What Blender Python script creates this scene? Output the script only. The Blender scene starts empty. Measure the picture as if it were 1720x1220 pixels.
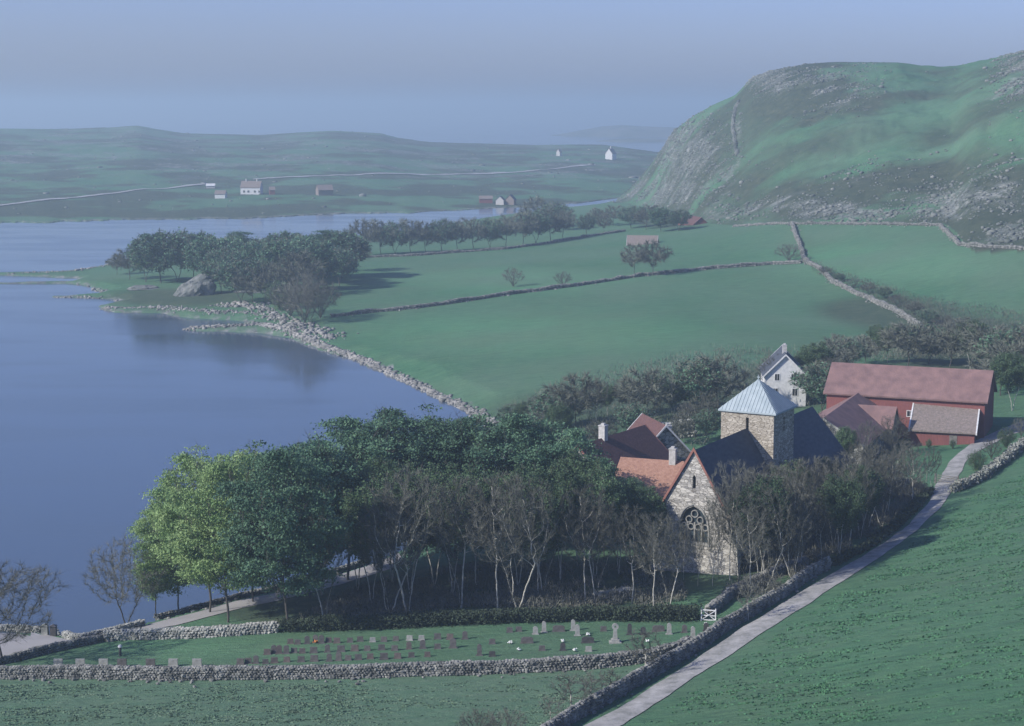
import bpy, bmesh, math, random
import numpy as np
from mathutils import Vector, Matrix
from mathutils.geometry import tessellate_polygon

# ---------------------------------------------------------------- camera, sky, sun
F = 3000.0                      # focal length in photo pixels (photo 1720 wide)
HC = 62.0                       # camera height above the sea
PITCH = math.atan(425 / F)
SC = bpy.context.scene
COL = SC.collection
cd = bpy.data.cameras.new('camera'); cam = bpy.data.objects.new('camera', cd); COL.objects.link(cam)
cam.location = (0, 0, HC); cam.rotation_euler = (math.pi / 2 - PITCH, 0, 0)
cd.sensor_width = 36; cd.lens = 36 * F / 1720; cd.clip_start = 1; cd.clip_end = 60000
SC.camera = cam
SUN_EL = math.radians(32); SUN_AZ = math.radians(246)     # azimuth clockwise from +Y (left and behind the camera)
W = bpy.data.worlds.new('World'); SC.world = W; W.use_nodes = True
wn = W.node_tree.nodes; wl = W.node_tree.links
for n in list(wn): wn.remove(n)
sky = wn.new('ShaderNodeTexSky'); sky.sky_type = 'NISHITA'; sky.sun_disc = False
sky.sun_elevation = SUN_EL; sky.sun_rotation = SUN_AZ; sky.altitude = 50
sky.air_density = 1.0; sky.dust_density = 1.2; sky.ozone_density = 1.6
tint = wn.new('ShaderNodeMix'); tint.data_type = 'RGBA'; tint.blend_type = 'MULTIPLY'; tint.inputs[0].default_value = 1
tint.inputs[7].default_value = (0.67, 0.76, 1.30, 1)
wl.new(sky.outputs[0], tint.inputs[6])
bg = wn.new('ShaderNodeBackground'); bg.inputs[1].default_value = 0.088
wl.new(tint.outputs[2], bg.inputs[0])
wo = wn.new('ShaderNodeOutputWorld'); wl.new(bg.outputs[0], wo.inputs[0])
sl = bpy.data.lights.new('sun', 'SUN'); so = bpy.data.objects.new('sun', sl); COL.objects.link(so)
sl.energy = 4.2; sl.angle = math.radians(0.6); sl.color = (1.0, 0.95, 0.88)
sdir = Vector((math.sin(SUN_AZ) * math.cos(SUN_EL), math.cos(SUN_AZ) * math.cos(SUN_EL), math.sin(SUN_EL)))
so.rotation_euler = sdir.to_track_quat('Z', 'Y').to_euler(); so.location = (0, 0, 200)
SC.view_settings.view_transform = 'Standard'; SC.view_settings.look = 'None'
SC.view_settings.exposure = 0.55; SC.view_settings.gamma = 1
SC.cycles.max_bounces = 6; SC.cycles.transparent_max_bounces = 4; SC.cycles.volume_bounces = 0

# ---------------------------------------------------------------- helpers
CP, SP = math.cos(PITCH), math.sin(PITCH)
def ray(px, py):
    dx = px - 860.0; dy = 610.0 - py
    return np.array([dx, F * CP + dy * SP, -F * SP + dy * CP])
def P(px, py, z):
    d = ray(px, py); t = (z - HC) / d[2]
    return (d[0] * t, d[1] * t, z)
def Pr(px, py, r):
    d = ray(px, py); t = r / math.hypot(d[0], d[1])
    return (d[0] * t, d[1] * t, HC + d[2] * t)
def proj(x, y, z):
    zc = y * CP - (z - HC) * SP; u = y * SP + (z - HC) * CP
    return 860 + F * x / zc, 610 - F * u / zc

def hash3(ix, iy, s):
    n = (ix.astype(np.int64) * 374761393 + iy.astype(np.int64) * 668265263 + s * 974711) & 0x7fffffff
    n = ((n ^ (n >> 13)) * 1274126177) & 0x7fffffff
    return ((n ^ (n >> 16)) & 0xffff) / 65535.0
def vnoise(x, y, s=0):
    ix = np.floor(x); iy = np.floor(y); fx = x - ix; fy = y - iy
    ix = ix.astype(np.int64); iy = iy.astype(np.int64)
    fx = fx * fx * (3 - 2 * fx); fy = fy * fy * (3 - 2 * fy)
    a = hash3(ix, iy, s); b = hash3(ix + 1, iy, s); c = hash3(ix, iy + 1, s); d = hash3(ix + 1, iy + 1, s)
    return (a * (1 - fx) + b * fx) * (1 - fy) + (c * (1 - fx) + d * fx) * fy
def fbm(x, y, o=4, s=0, g=0.5):
    t = 0; a = 1; m = 0
    for k in range(o):
        t = t + a * (vnoise(x * 2 ** k + 17.3 * k, y * 2 ** k - 9.1 * k, s + k) * 2 - 1); m += a; a *= g
    return t / m
def sstep(a, b, x):
    t = np.clip((x - a) / (b - a), 0, 1); return t * t * (3 - 2 * t)

# --- materials
MATS = {}
def mat(name, col, col2=None, scale=1.0, rough=0.9, bump=0.0, bscale=None, detail=4, coord='Object', kind='noise', spec=0.25, trans=0.0, rnd=0.0, dist=0.2, stretch=(1, 1, 1)):
    if name in MATS: return MATS[name]
    m = bpy.data.materials.new(name); m.use_nodes = True; nt = m.node_tree; N = nt.nodes; L = nt.links
    b = N['Principled BSDF']; b.inputs['Roughness'].default_value = rough; b.inputs['Specular IOR Level'].default_value = spec
    b.inputs['Base Color'].default_value = (*col, 1)
    tc = N.new('ShaderNodeTexCoord'); mp = N.new('ShaderNodeMapping'); mp.inputs['Scale'].default_value = stretch
    L.new(tc.outputs[coord], mp.inputs[0]); last = None
    if col2 is not None:
        if kind == 'noise':
            t = N.new('ShaderNodeTexNoise'); t.inputs['Scale'].default_value = scale; t.inputs['Detail'].default_value = detail; o = t.outputs[0]
        elif kind == 'stone':
            t = N.new('ShaderNodeTexVoronoi'); t.inputs['Scale'].default_value = scale; o = t.outputs['Color']
        elif kind == 'tile':
            t = N.new('ShaderNodeTexWave'); t.inputs['Scale'].default_value = scale; t.inputs['Distortion'].default_value = 0.6; t.bands_direction = 'Z'; o = t.outputs[0]
        L.new(mp.outputs[0], t.inputs['Vector'])
        r = N.new('ShaderNodeValToRGB'); r.color_ramp.elements[0].color = (*col, 1); r.color_ramp.elements[1].color = (*col2, 1)
        r.color_ramp.elements[0].position = 0.3 if kind == 'noise' else 0.05; r.color_ramp.elements[1].position = 0.7 if kind == 'noise' else 0.95
        L.new(o, r.inputs[0]); last = r.outputs[0]
        if kind == 'stone':
            v2 = N.new('ShaderNodeTexVoronoi'); v2.feature = 'DISTANCE_TO_EDGE'; v2.inputs['Scale'].default_value = scale; L.new(mp.outputs[0], v2.inputs['Vector'])
            rr = N.new('ShaderNodeValToRGB'); rr.color_ramp.elements[0].position = 0.01; rr.color_ramp.elements[1].position = 0.09
            rr.color_ramp.elements[0].color = (.35, .33, .31, 1); rr.color_ramp.elements[1].color = (1, 1, 1, 1); L.new(v2.outputs[0], rr.inputs[0])
            mx = N.new('ShaderNodeMix'); mx.data_type = 'RGBA'; mx.blend_type = 'MULTIPLY'; mx.inputs[0].default_value = 1
            L.new(last, mx.inputs[6]); L.new(rr.outputs[0], mx.inputs[7]); last = mx.outputs[2]
    if rnd > 0:
        oi = N.new('ShaderNodeObjectInfo'); hv = N.new('ShaderNodeHueSaturation')
        mr = N.new('ShaderNodeMapRange'); mr.inputs['To Min'].default_value = 1 - rnd; mr.inputs['To Max'].default_value = 1 + rnd
        L.new(oi.outputs['Random'], mr.inputs[0]); L.new(mr.outputs[0], hv.inputs['Value'])
        if last: L.new(last, hv.inputs['Color'])
        else: hv.inputs['Color'].default_value = (*col, 1)
        last = hv.outputs[0]
    if last: L.new(last, b.inputs['Base Color'])
    if bump > 0:
        t = N.new('ShaderNodeTexNoise'); t.inputs['Scale'].default_value = bscale or scale * 2; t.inputs['Detail'].default_value = 5
        L.new(mp.outputs[0], t.inputs['Vector']); bp = N.new('ShaderNodeBump'); bp.inputs['Strength'].default_value = bump; bp.inputs['Distance'].default_value = dist
        L.new(t.outputs[0], bp.inputs['Height']); L.new(bp.outputs[0], b.inputs['Normal'])
    if trans > 0:
        tr = N.new('ShaderNodeBsdfTranslucent'); ms = N.new('ShaderNodeMixShader'); ms.inputs[0].default_value = trans
        if last: L.new(last, tr.inputs[0])
        else: tr.inputs[0].default_value = (*col, 1)
        L.new(b.outputs[0], ms.inputs[1]); L.new(tr.outputs[0], ms.inputs[2]); L.new(ms.outputs[0], N['Material Output'].inputs[0])
    MATS[name] = m; return m

M_choir = mat('church_stone', (.20, .195, .18), (.54, .52, .46), 1.7, kind='stone', bump=.5, bscale=3, stretch=(1, 1, 2.2))
M_tower = mat('tower_stone', (.25, .22, .17), (.50, .46, .38), 1.6, kind='stone', bump=.4, bscale=3, stretch=(1, 1, 2.4))
M_rubble = mat('rubble_wall', (.07, .075, .07), (.38, .38, .34), 1.3, kind='stone', bump=.5, bscale=3, stretch=(1, 1, 1.6))
M_slate = mat('dark_slate', (.050, .060, .075), (.085, .095, .11), .9, rough=.75, bump=.5, bscale=6, stretch=(1, 1, 3))
M_lead = mat('pale_metal_roof', (.27, .325, .34), (.35, .405, .415), .8, rough=.75, spec=.1)
M_redtile = mat('dark_red_tile', (.085, .045, .042), (.14, .075, .065), 2.2, rough=.85, bump=.5, bscale=5, stretch=(1, 1, 2))
M_orange = mat('orange_tile', (.25, .135, .095), (.36, .21, .15), 2.0, rough=.85, bump=.5, bscale=5, stretch=(1, 1, 2))
M_barnroof = mat('barn_roof', (.15, .095, .09), (.235, .145, .13), .6, rough=.85, bump=.35, bscale=4)
M_barnwall = mat('barn_red_board', (.16, .060, .055), (.22, .085, .075), 1.5, rough=.85, bump=.3, bscale=6, stretch=(6, 6, .6))
M_shedroof = mat('weathered_tile', (.15, .13, .11), (.25, .205, .18), 2.5, rough=.85, bump=.5, bscale=5)
M_white = mat('white_paint', (.50, .51, .50), (.66, .66, .64), 2, rough=.7)
M_chim = mat('chimney_render', (.34, .34, .32), (.48, .47, .45), 2.5, rough=.85, bump=.3)
M_dark = mat('dark_opening', (.015, .018, .02), rough=.6)
M_glass = mat('leaded_glass', (.02, .03, .035), (.05, .07, .08), 4, rough=.25, spec=.5)
M_verge = mat('red_verge_board', (.20, .09, .07), (.27, .13, .10), 3)
M_trac = mat('pale_tracery_stone', (.20, .20, .18), (.32, .31, .28), 3)
M_stone = mat('drystone', (.055, .060, .055), (.29, .29, .26), 1.1, bump=.4, bscale=5, dist=.08, rnd=.0)
M_stonew = mat('drystone_pale', (.14, .15, .13), (.40, .40, .36), 1.1, bump=.4, bscale=5, dist=.08)
M_core = mat('wall_core', (.045, .05, .045), (.10, .11, .09), 2)
M_rock = mat('outcrop_rock', (.08, .095, .085), (.20, .205, .19), .5, bump=.7, bscale=1.6, dist=.5)
M_shore = mat('shore_rock', (.08, .085, .08), (.33, .32, .29), .25, bump=.4, bscale=3)
M_scree = mat('hill_rock', (.06, .075, .065), (.21, .22, .195), .08, bump=.4, bscale=1)
#M_track = mat('track_gravel', (.40, .385, .36), (.55, .53, .50), .7, coord='Generated', bump=.3, bscale=60, detail=8)
M_grave = [mat('grave_granite', (.08, .075, .07), (.14, .13, .125), 3, rough=.6), mat('grave_pale', (.24, .24, .22), (.36, .36, .33), 3, rough=.8),
           mat('grave_dark', (.05, .05, .052), (.09, .085, .085), 3, rough=.4), mat('grave_reddish', (.095, .08, .075), (.15, .125, .115), 3, rough=.6)]
M_barkp = mat('pale_bark', (.26, .25, .21), (.60, .58, .50), 1.4, rough=.95, bump=.4, bscale=8)
M_barkd = mat('dark_bark', (.05, .045, .04), (.11, .10, .085), 1.4, rough=.95, bump=.4, bscale=8)
M_twig = mat('brown_twigs', (.078, .082, .066), (.145, .145, .118), .6, rough=.95, rnd=.3)
M_twigf = mat('grey_green_twigs', (.095, .105, .080), (.16, .17, .13), .6, rough=.95, rnd=.25)
M_leafl = mat('spring_leaves', (.14, .25, .09), (.32, .43, .18), .4, rough=.75, trans=.3, rnd=.12)
M_leafd = mat('dark_leaves', (.045, .108, .065), (.13, .225, .125), .4, rough=.75, trans=.22, rnd=.2)
M_leafs = mat('sparse_leaves', (.050, .095, .048), (.10, .16, .075), .35, rough=.8, trans=.22, rnd=.2)
M_leaff = mat('far_leaves', (.055, .125, .075), (.12, .215, .125), .35, rough=.8, trans=.22, rnd=.2)
M_hedge = mat('hedge_leaves', (.025, .035, .024), (.060, .085, .050), .8, rough=.9)
M_brush = mat('pale_scrub', (.17, .18, .15), (.30, .31, .27), .8, rough=.9)
M_wood = mat('grey_timber', (.10, .095, .085), (.19, .18, .16), 3, rough=.9)
M_flower = mat('white_flowers', (.75, .75, .70), (.85, .85, .8), 5)
M_oflower = mat('orange_flowers', (.45, .17, .05), (.55, .24, .08), 5)

# --- objects
def prop(o, label=None, cat=None, group=None, kind=None):
    if label: o['label'] = label
    if cat: o['category'] = cat
    if group: o['group'] = group
    if kind: o['kind'] = kind
    return o
def empty(name, loc, rz=0, label=None, cat=None, group=None):
    o = bpy.data.objects.new(name, None); COL.objects.link(o); o.location = loc; o.rotation_euler = (0, 0, rz)
    o.empty_display_size = 0.5
    return prop(o, label, cat, group)
def mesh_np(name, V, Fc, smooth=False):
    me = bpy.data.meshes.new(name)
    V = np.asarray(V, dtype=np.float32); Fc = np.asarray(Fc, dtype=np.int32)
    me.vertices.add(len(V)); me.vertices.foreach_set('co', V.ravel())
    k = Fc.shape[1]; me.loops.add(Fc.size); me.loops.foreach_set('vertex_index', Fc.ravel())
    me.polygons.add(len(Fc)); me.polygons.foreach_set('loop_start', np.arange(0, Fc.size, k, dtype=np.int32))
    me.update(calc_edges=True); me.validate()
    if smooth: me.polygons.foreach_set('use_smooth', np.ones(len(me.polygons), dtype=bool))
    return me
def link(name, me, m, parent=None, loc=None):
    if me.materials: pass
    elif m: me.materials.append(m)
    o = bpy.data.objects.new(name, me); COL.objects.link(o)
    if parent: o.parent = parent
    if loc: o.location = loc
    return o
class MB:
    def __init__(s): s.v = []; s.f = []
    def add(s, vs, fs):
        b = len(s.v); s.v += [tuple(v) for v in vs]; s.f += [tuple(b + i for i in f) for f in fs]; return s
    def box(s, x0, x1, y0, y1, z0, z1):
        return s.add([(x0, y0, z0), (x1, y0, z0), (x1, y1, z0), (x0, y1, z0), (x0, y0, z1), (x1, y0, z1), (x1, y1, z1), (x0, y1, z1)],
                     [(0, 3, 2, 1), (4, 5, 6, 7), (0, 1, 5, 4), (1, 2, 6, 5), (2, 3, 7, 6), (3, 0, 4, 7)])
    def prism(s, loops, f0, f1):
        """loops: list of 2-D loops (first outer, rest holes); f0/f1 map a 2-D point to the two 3-D faces"""
        tris = tessellate_polygon([[Vector((p[0], p[1], 0)) for p in lp] for lp in loops])
        flat = [p for lp in loops for p in lp]; n = len(flat)
        vs = [f0(p) for p in flat] + [f1(p) for p in flat]
        fs = [t for t in tris] + [tuple(i + n for i in reversed(t)) for t in tris]
        k = 0
        for lp in loops:
            m = len(lp)
            for i in range(m): a = k + i; b = k + (i + 1) % m; fs.append((a, b, b + n, a + n))
            k += m
        s.add(vs, fs); return s
    def bar(s, a, b, r, n=6, r2=None):
        a = Vector(a); b = Vector(b); d = (b - a).normalized(); u = d.orthogonal().normalized(); w = d.cross(u); r2 = r if r2 is None else r2
        vs = [a + (u * math.cos(2 * math.pi * i / n) + w * math.sin(2 * math.pi * i / n)) * r for i in range(n)]
        vs += [b + (u * math.cos(2 * math.pi * i / n) + w * math.sin(2 * math.pi * i / n)) * r2 for i in range(n)]
        return s.add(vs, [(i, (i + 1) % n, n + (i + 1) % n, n + i) for i in range(n)] + [tuple(range(n))[::-1], tuple(range(n, 2 * n))])
    def build(s, name, m, parent=None, smooth=False, fix=True):
        me = bpy.data.meshes.new(name); me.from_pydata(s.v, [], s.f); me.update()
        if fix:
            b = bmesh.new(); b.from_mesh(me); bmesh.ops.recalc_face_normals(b, faces=b.faces); b.to_mesh(me); b.free()
        if smooth: me.polygons.foreach_set('use_smooth', [True] * len(me.polygons))
        return link(name, me, m, parent)
ORD = ['first', 'second', 'third', 'fourth', 'fifth', 'sixth', 'seventh', 'eighth', 'ninth', 'tenth', 'eleventh', 'twelfth', 'thirteenth', 'fourteenth', 'fifteenth', 'sixteenth', 'seventeenth', 'eighteenth', 'nineteenth', 'twentieth', 'twenty-first', 'twenty-second', 'twenty-third', 'twenty-fourth', 'twenty-fifth', 'twenty-sixth', 'twenty-seventh', 'twenty-eighth', 'twenty-ninth', 'thirtieth', 'thirty-first', 'thirty-second', 'thirty-third', 'thirty-fourth', 'thirty-fifth', 'thirty-sixth', 'thirty-seventh', 'thirty-eighth']
def ordl(i, n): return 'leftmost' if i == 0 else ('rightmost' if i == n - 1 else ORD[i] + ' from the left')

# ---------------------------------------------------------------- terrain height field (polar grid round the camera's foot)
CTRL = [(0, 1220, 5), (400, 1220, 5.5), (860, 1220, 6.5), (1300, 1220, 9.5), (1720, 1220, 13), (1720, 1000, 12.5), (1500, 1050, 10.5), (1720, 850, 12), (1650, 760, 10),
        (0, 1140, 4), (450, 1137, 5), (860, 1130, 5.7), (1100, 1110, 6.5), (60, 1110, 3.2), (100, 1085, 2.4), (20, 1070, 2.2), (200, 1070, 2.8), (300, 1050, 3), (400, 1012, 2.2), (560, 975, 2.2), (250, 1050, 2.4),
        (350, 1080, 4.2), (470, 1075, 4.8), (700, 1060, 5.6), (900, 1060, 6), (1170, 1045, 6.6), (1300, 1040, 8), (1400, 960, 7.8), (1500, 900, 7.8), (1600, 810, 8.2), (1690, 730, 9),
        (500, 1040, 4.6), (700, 1000, 5), (1170, 960, 6.5), (1000, 960, 6), (1400, 850, 7), (1300, 900, 6.8), (700, 920, 2), (1000, 860, 6), (900, 800, 3.5), (1100, 740, 6), (1300, 700, 7.5), (1500, 780, 8), (1580, 748, 8), (1640, 690, 9.2), (1720, 640, 10), (1420, 700, 8.2),
        (800, 680, 1.6), (950, 680, 4.5), (1100, 640, 6.5), (700, 610, 2.2), (850, 600, 4), (600, 565, 2), (800, 540, 4), (1000, 540, 6.5), (1200, 560, 8), (1400, 580, 8), (1550, 580, 8.2), (1720, 560, 9),
        (560, 535, 2.6), (850, 495, 6), (1080, 462, 9), (1200, 450, 10.5), (1340, 442, 12), (1450, 500, 10), (1550, 520, 10.5), (1720, 500, 14), (1400, 440, 15), (1600, 430, 19), (1720, 420, 22), (1600, 378, 24), (1450, 376, 22), (1330, 375, 20), (1230, 380, 15.5), (1180, 375, 14), (1250, 410, 14), (1100, 410, 11), (1000, 420, 9), (850, 450, 6.5), (700, 470, 4),
        (620, 432, 4), (700, 428, 4.5), (850, 418, 6), (1000, 393, 7.5), (1100, 380, 10), (500, 470, 4), (500, 520, 2.6), (400, 470, 3.4), (350, 490, 3), (300, 450, 2.6), (250, 500, 1.8), (200, 480, 1.6), (480, 430, 3), (800, 390, 4), (900, 370, 4), (1000, 355, 4), (1100, 352, 6), (1035, 341, 2)]
cx = np.array([P(*c) for c in CTRL])
extra = [(-60, 30, 16), (0, 30, 18), (60, 30, 20), (-40, 75, 12), (0, 75, 14), (50, 75, 18), (-90, 110, 6), (90, 110, 19), (140, 200, 17), (170, 300, 20), (260, 450, 40), (330, 600, 60)]
cx = np.vstack([cx, np.array(extra, dtype=float)])
Pn = cx[:, :2] / 100.0
def tk(d): d = np.maximum(d, 1e-9); return d * d * np.log(d)
nC = len(Pn); D = np.sqrt(((Pn[:, None] - Pn[None]) ** 2).sum(-1)); A = np.zeros((nC + 3, nC + 3))
A[:nC, :nC] = tk(D) + np.eye(nC) * 0.02; A[:nC, nC] = 1; A[:nC, nC + 1:] = Pn; A[nC, :nC] = 1; A[nC + 1:, :nC] = Pn.T
wts = np.linalg.solve(A, np.concatenate([cx[:, 2], [0, 0, 0]]))
def tps(x, y):
    q = np.stack([x, y], -1).reshape(-1, 2) / 100.0; out = wts[nC] + q @ wts[nC + 1:]
    for i in range(nC): out = out + wts[i] * tk(np.sqrt(((q - Pn[i]) ** 2).sum(-1)))
    return out.reshape(np.shape(x))

AZ = np.radians(np.concatenate([np.linspace(-42, -18.5, 30), np.linspace(-18, 18, 861), np.linspace(18.5, 42, 30)]))
th = np.radians(np.linspace(30, 1.3, 520)); r1 = 57 / np.tan(th)
R = np.unique(np.round(np.concatenate([[12, 20, 30, 42, 55, 68, 80, 90], r1, np.linspace(560, 1500, 230), np.linspace(1500, 3000, 120)]), 1))
R = R[(R < 3000)]; R = R[np.concatenate([[True], np.diff(R) > 0.45])]
AA, RR = np.meshgrid(AZ, R)
GX = RR * np.sin(AA); GY = RR * np.cos(AA)

SHORE = [P(x, y, 2.0) for x, y in [(-900, 1040), (-200, 1058), (20, 1056), (78, 1058), (100, 1062), (130, 1071), (180, 1060), (240, 1046), (300, 1031), (400, 1003), (480, 986), (560, 962), (620, 944), (680, 915)]]
SHORE += [P(x, y, 0.0) for x, y in [(740, 880), (800, 830), (838, 780), (830, 735), (800, 700), (770, 684), (735, 668), (700, 650), (650, 628), (600, 606), (550, 592), (520, 582), (490, 570), (440, 561), (380, 558), (330, 557), (298, 553), (340, 549), (400, 547), (420, 541), (360, 537), (300, 533), (270, 526), (200, 526), (168, 521), (166, 514), (196, 509), (190, 503), (150, 501), (90, 500), (88, 498), (150, 496), (172, 491), (150, 481), (120, 477), (60, 477), (-40, 478), (-300, 479), (-300, 476.5), (-40, 475.5), (118, 474), (130, 468), (60, 465), (0, 463), (-60, 461), (-60, 459), (60, 458), (130, 455), (190, 444), (240, 425), (330, 410), (480, 401), (600, 397), (700, 386), (830, 364), (930, 351), (1000, 345), (1035, 336.5)]]
SHORE += [(75, 1320, 0), (120, 2200, 0), (2600, 2400, 0), (2600, 0, 0), (1200, -400, 0), (-1200, -400, 0)]
SH = np.array(SHORE)[:, :2]
def sdist(x, y, poly):
    x = np.ravel(x); y = np.ravel(y); d = np.full(x.shape, 1e9); ins = np.zeros(x.shape, bool); n = len(poly)
    for i in range(n):
        ax, ay = poly[i]; bx, by = poly[(i + 1) % n]; ex, ey = bx - ax, by - ay; L = ex * ex + ey * ey + 1e-12
        t = np.clip(((x - ax) * ex + (y - ay) * ey) / L, 0, 1); d = np.minimum(d, np.hypot(x - ax - t * ex, y - ay - t * ey))
        c = ((ay > y) != (by > y)) & (x < (bx - ax) * (y - ay) / (by - ay + 1e-12) + ax); ins ^= c
    return np.where(ins, d, -d)
dsh = sdist(GX, GY, SH).reshape(GX.shape)
near = RR < 260
dsh = dsh + np.where(near & (GX < 0), 0, 1.0) * (fbm(GX / 9, GY / 9, 3, 5) * 1.3)
B = tps(GX, GY)
B = np.clip(B, 0.7, 60)
B = B + fbm(GX / 60, GY / 60, 3, 9) * 0.35 * sstep(230, 420, RR) + fbm(GX / 16, GY / 16, 2, 12) * 0.12
# hill on the right
foot = [P(1030, 341, 1.5), P(1100, 352, 6), P(1180, 375, 14), P(1235, 380, 15.5), P(1330, 375, 20), P(1450, 376, 22), P(1600, 377, 24), P(1625, 408, 23), P(1720, 420, 22), P(1900, 440, 22), P(2300, 470, 26)]
ridge = [Pr(1030, 340.5, 1260), Pr(1060, 315, 1250), Pr(1080, 292, 1240), Pr(1104, 262, 1210), Pr(1130, 222, 1180), Pr(1160, 198, 1150), Pr(1200, 175, 1120), Pr(1235, 160, 1100), Pr(1262, 131, 1085), Pr(1300, 118, 1070), Pr(1350, 108, 1060), Pr(1400, 104, 1050), Pr(1510, 105, 1040), Pr(1560, 112, 1040), Pr(1610, 112, 1030), Pr(1660, 103, 1010), Pr(1720, 87, 990), Pr(1850, 60, 980), Pr(2300, 40, 980)]
def polar(pts): p = np.array(pts); return np.arctan2(p[:, 0], p[:, 1]), np.hypot(p[:, 0], p[:, 1]), p[:, 2]
fa, fr, fz = polar(foot); ra, rr_, rz = polar(ridge)
az0 = fa[0]
RF = np.interp(AA, fa, fr); RRG = np.interp(AA, ra, rr_); ZR = np.interp(AA, ra, rz)
def sm_(M, k):
    v = M[0].copy(); pad = np.pad(v, k, mode='edge'); ker = np.hanning(2 * k + 1); ker /= ker.sum(); v = np.convolve(pad, ker, 'valid'); return v[None, :] * np.ones_like(M)
RF = sm_(RF, 14); RRG = sm_(RRG, 25); ZR = sm_(ZR, 4)
footx = RF * np.sin(AA); footy = RF * np.cos(AA)
ZF = np.clip(tps(footx[0], footy[0]), 1, 40)[None, :] * np.ones_like(AA)
T = np.clip((RR - RF) / np.maximum(RRG - RF, 30), 0, None)
Tc = np.clip(T, 0, 1)
S = 0.30 * Tc + 0.70 * (Tc * Tc * (3 - 2 * Tc)); S = S + 0.10 * np.sin(Tc * math.pi) * sstep(.10, .22, AA)
back = np.clip(T - 1, 0, 3)
crag = fbm(GX / 45, GY / 45, 5, 31, .55)
HILL = ZF + (ZR - ZF) * S - back * back * 60 - back * 12
PXh, PYh = proj(GX, GY, HILL)
rockw_pre = np.exp(-(((PXh - 1140) / 70) ** 2 + ((PYh - 270) / 80) ** 2)) + np.exp(-(((PXh - 1340) / 120) ** 2 + ((PYh - 140) / 30) ** 2)) + .6 * np.exp(-(((PXh - 1500) / 250) ** 2 + ((PYh - 345) / 25) ** 2))
env = np.sin(np.clip(Tc, 0, 1) * math.pi) ** 0.7
HILL = HILL + env * (crag * 5.0 + np.abs(fbm(GX / 22, GY / 22, 4, 77)) * 3.0 + rockw_pre * 4 * np.abs(fbm(GX / 12, GY / 12, 4, 79))) * np.clip((ZR - ZF) / 40, 0.05, 1)
inhill = (AA > az0) & (RR > RF)
land = np.where(inhill, HILL, B)
slope = np.where(near & (GX < -5), 2.2, 0.22)
shf = np.where(dsh > 0, 0.03 + slope * dsh + 0.02 * dsh ** 1.5, np.maximum(-5, -0.25 + 0.5 * dsh))
landz = np.where(inhill, land, np.minimum(land, shf))
landz = np.where((AA < az0) & (RR > 1350), -5, landz)
# far shore across the channel
fsh = [P(-900, 380, 0), P(0, 375.5, 0), P(120, 373, 0), P(300, 369, 0), P(450, 366, 0), P(560, 361, 0), P(700, 357, 0), P(800, 352, 0), P(880, 348, 0), P(930, 347, 0), P(945, 343, 0), P(985, 340, 0), P(1040, 333, 0), P(1300, 325, 0), P(2300, 320, 0)]
frd = [Pr(-900, 222, 2500), Pr(-100, 217, 2400), Pr(0, 216, 2400), Pr(90, 217, 2400), Pr(190, 214, 2380), Pr(232, 211, 2370), Pr(262, 217, 2350), Pr(310, 224, 2340), Pr(440, 227, 2340), Pr(500, 223, 2300), Pr(560, 220, 2300), Pr(640, 224, 2300), Pr(665, 231, 2280), Pr(720, 239, 2260), Pr(800, 241, 2250), Pr(900, 244, 2200), Pr(960, 243, 2200), Pr(1010, 243, 2200), Pr(1060, 250, 2100), Pr(1140, 260, 2000), Pr(1300, 270, 2000), Pr(2300, 280, 2000)]
sa, sr, _ = polar(fsh); da, dr, dz = polar(frd)
RS = np.interp(AA, sa, sr); RD = np.interp(AA, da, dr); ZD = np.interp(AA, da, dz)
RS = RS + fbm(AA * 90, AA * 0, 4, 3) * 14
U = (RR - RS) / (RD - RS); Uc = np.clip(U, 0, 1)
RD = sm_(RD, 16); ZD = sm_(ZD, 7)
SF = 0.72 * Uc + 0.28 * (Uc * Uc * (3 - 2 * Uc)); 
roll = fbm(GX / 130, GY / 130, 5, 55, .55)
FAR = ZD * SF * 0.999 + np.sin(Uc * math.pi) ** 0.8 * (roll * 5.5 + 1.0) + 0.25
FAR = np.minimum(FAR, 0.3 + (RR - RS) * 0.12 + 0 * FAR)
FAR = np.where(U > 1, ZD - (U - 1) * 160 - 0.4, FAR)
FAR = np.where(U < 0, -5 + 0 * FAR, np.maximum(FAR, -5))
GZ = np.maximum(landz, FAR); GZ = np.maximum(GZ, -5)
isfar = (FAR > landz) & (RR > 900)
# ground colour masks: rock, scrub, dry
PX, PY = proj(GX, GY, GZ)
def blob(cx_, cy_, rx, ry): return np.exp(-(((PX - cx_) / rx) ** 2 + ((PY - cy_) / ry) ** 2))
rk = fbm(GX / 26, GY / 26, 5, 91, .65) * .5 + .5
rockw = np.zeros_like(GX)
for b in [(1150, 250, 60, 60, 1.1), (1120, 320, 90, 30, .95), (1200, 265, 40, 60, .6), (1290, 135, 60, 25, 1.0), (1380, 150, 90, 40, .75), (1230, 350, 120, 25, .55), (1360, 350, 90, 22, .85), (1480, 360, 160, 16, .8), (1600, 330, 130, 30, .65), (1700, 320, 60, 50, .75), (1700, 390, 60, 30, .8), (1710, 130, 40, 50, .95), (1450, 290, 200, 30, .38), (1240, 230, 8, 60, .6)]:
    rockw = np.maximum(rockw, blob(*b[:4]) * b[4])
rockw = rockw * inhill
rock = sstep(.78, 1.02, rk * .98 + rockw * .58) * inhill
farrk = fbm(GX / 40, GY / 25, 5, 131, .65) * .5 + .5
rock = np.where(isfar, sstep(.50, .66, farrk) * sstep(.15, .4, U) * .9, rock)
beach = (dsh < 2.2 + 1.5 * fbm(GX / 7, GY / 7, 2, 8)) & (RR > 300) & (~isfar) & (landz > -2) & (~inhill)
rock = np.where(beach, 1, rock)
rock = np.where(isfar & (RR < RS + 10), .8, rock)
scr = fbm(GX / 50, GY / 50, 4, 201, .6) * .5 + .5
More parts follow.
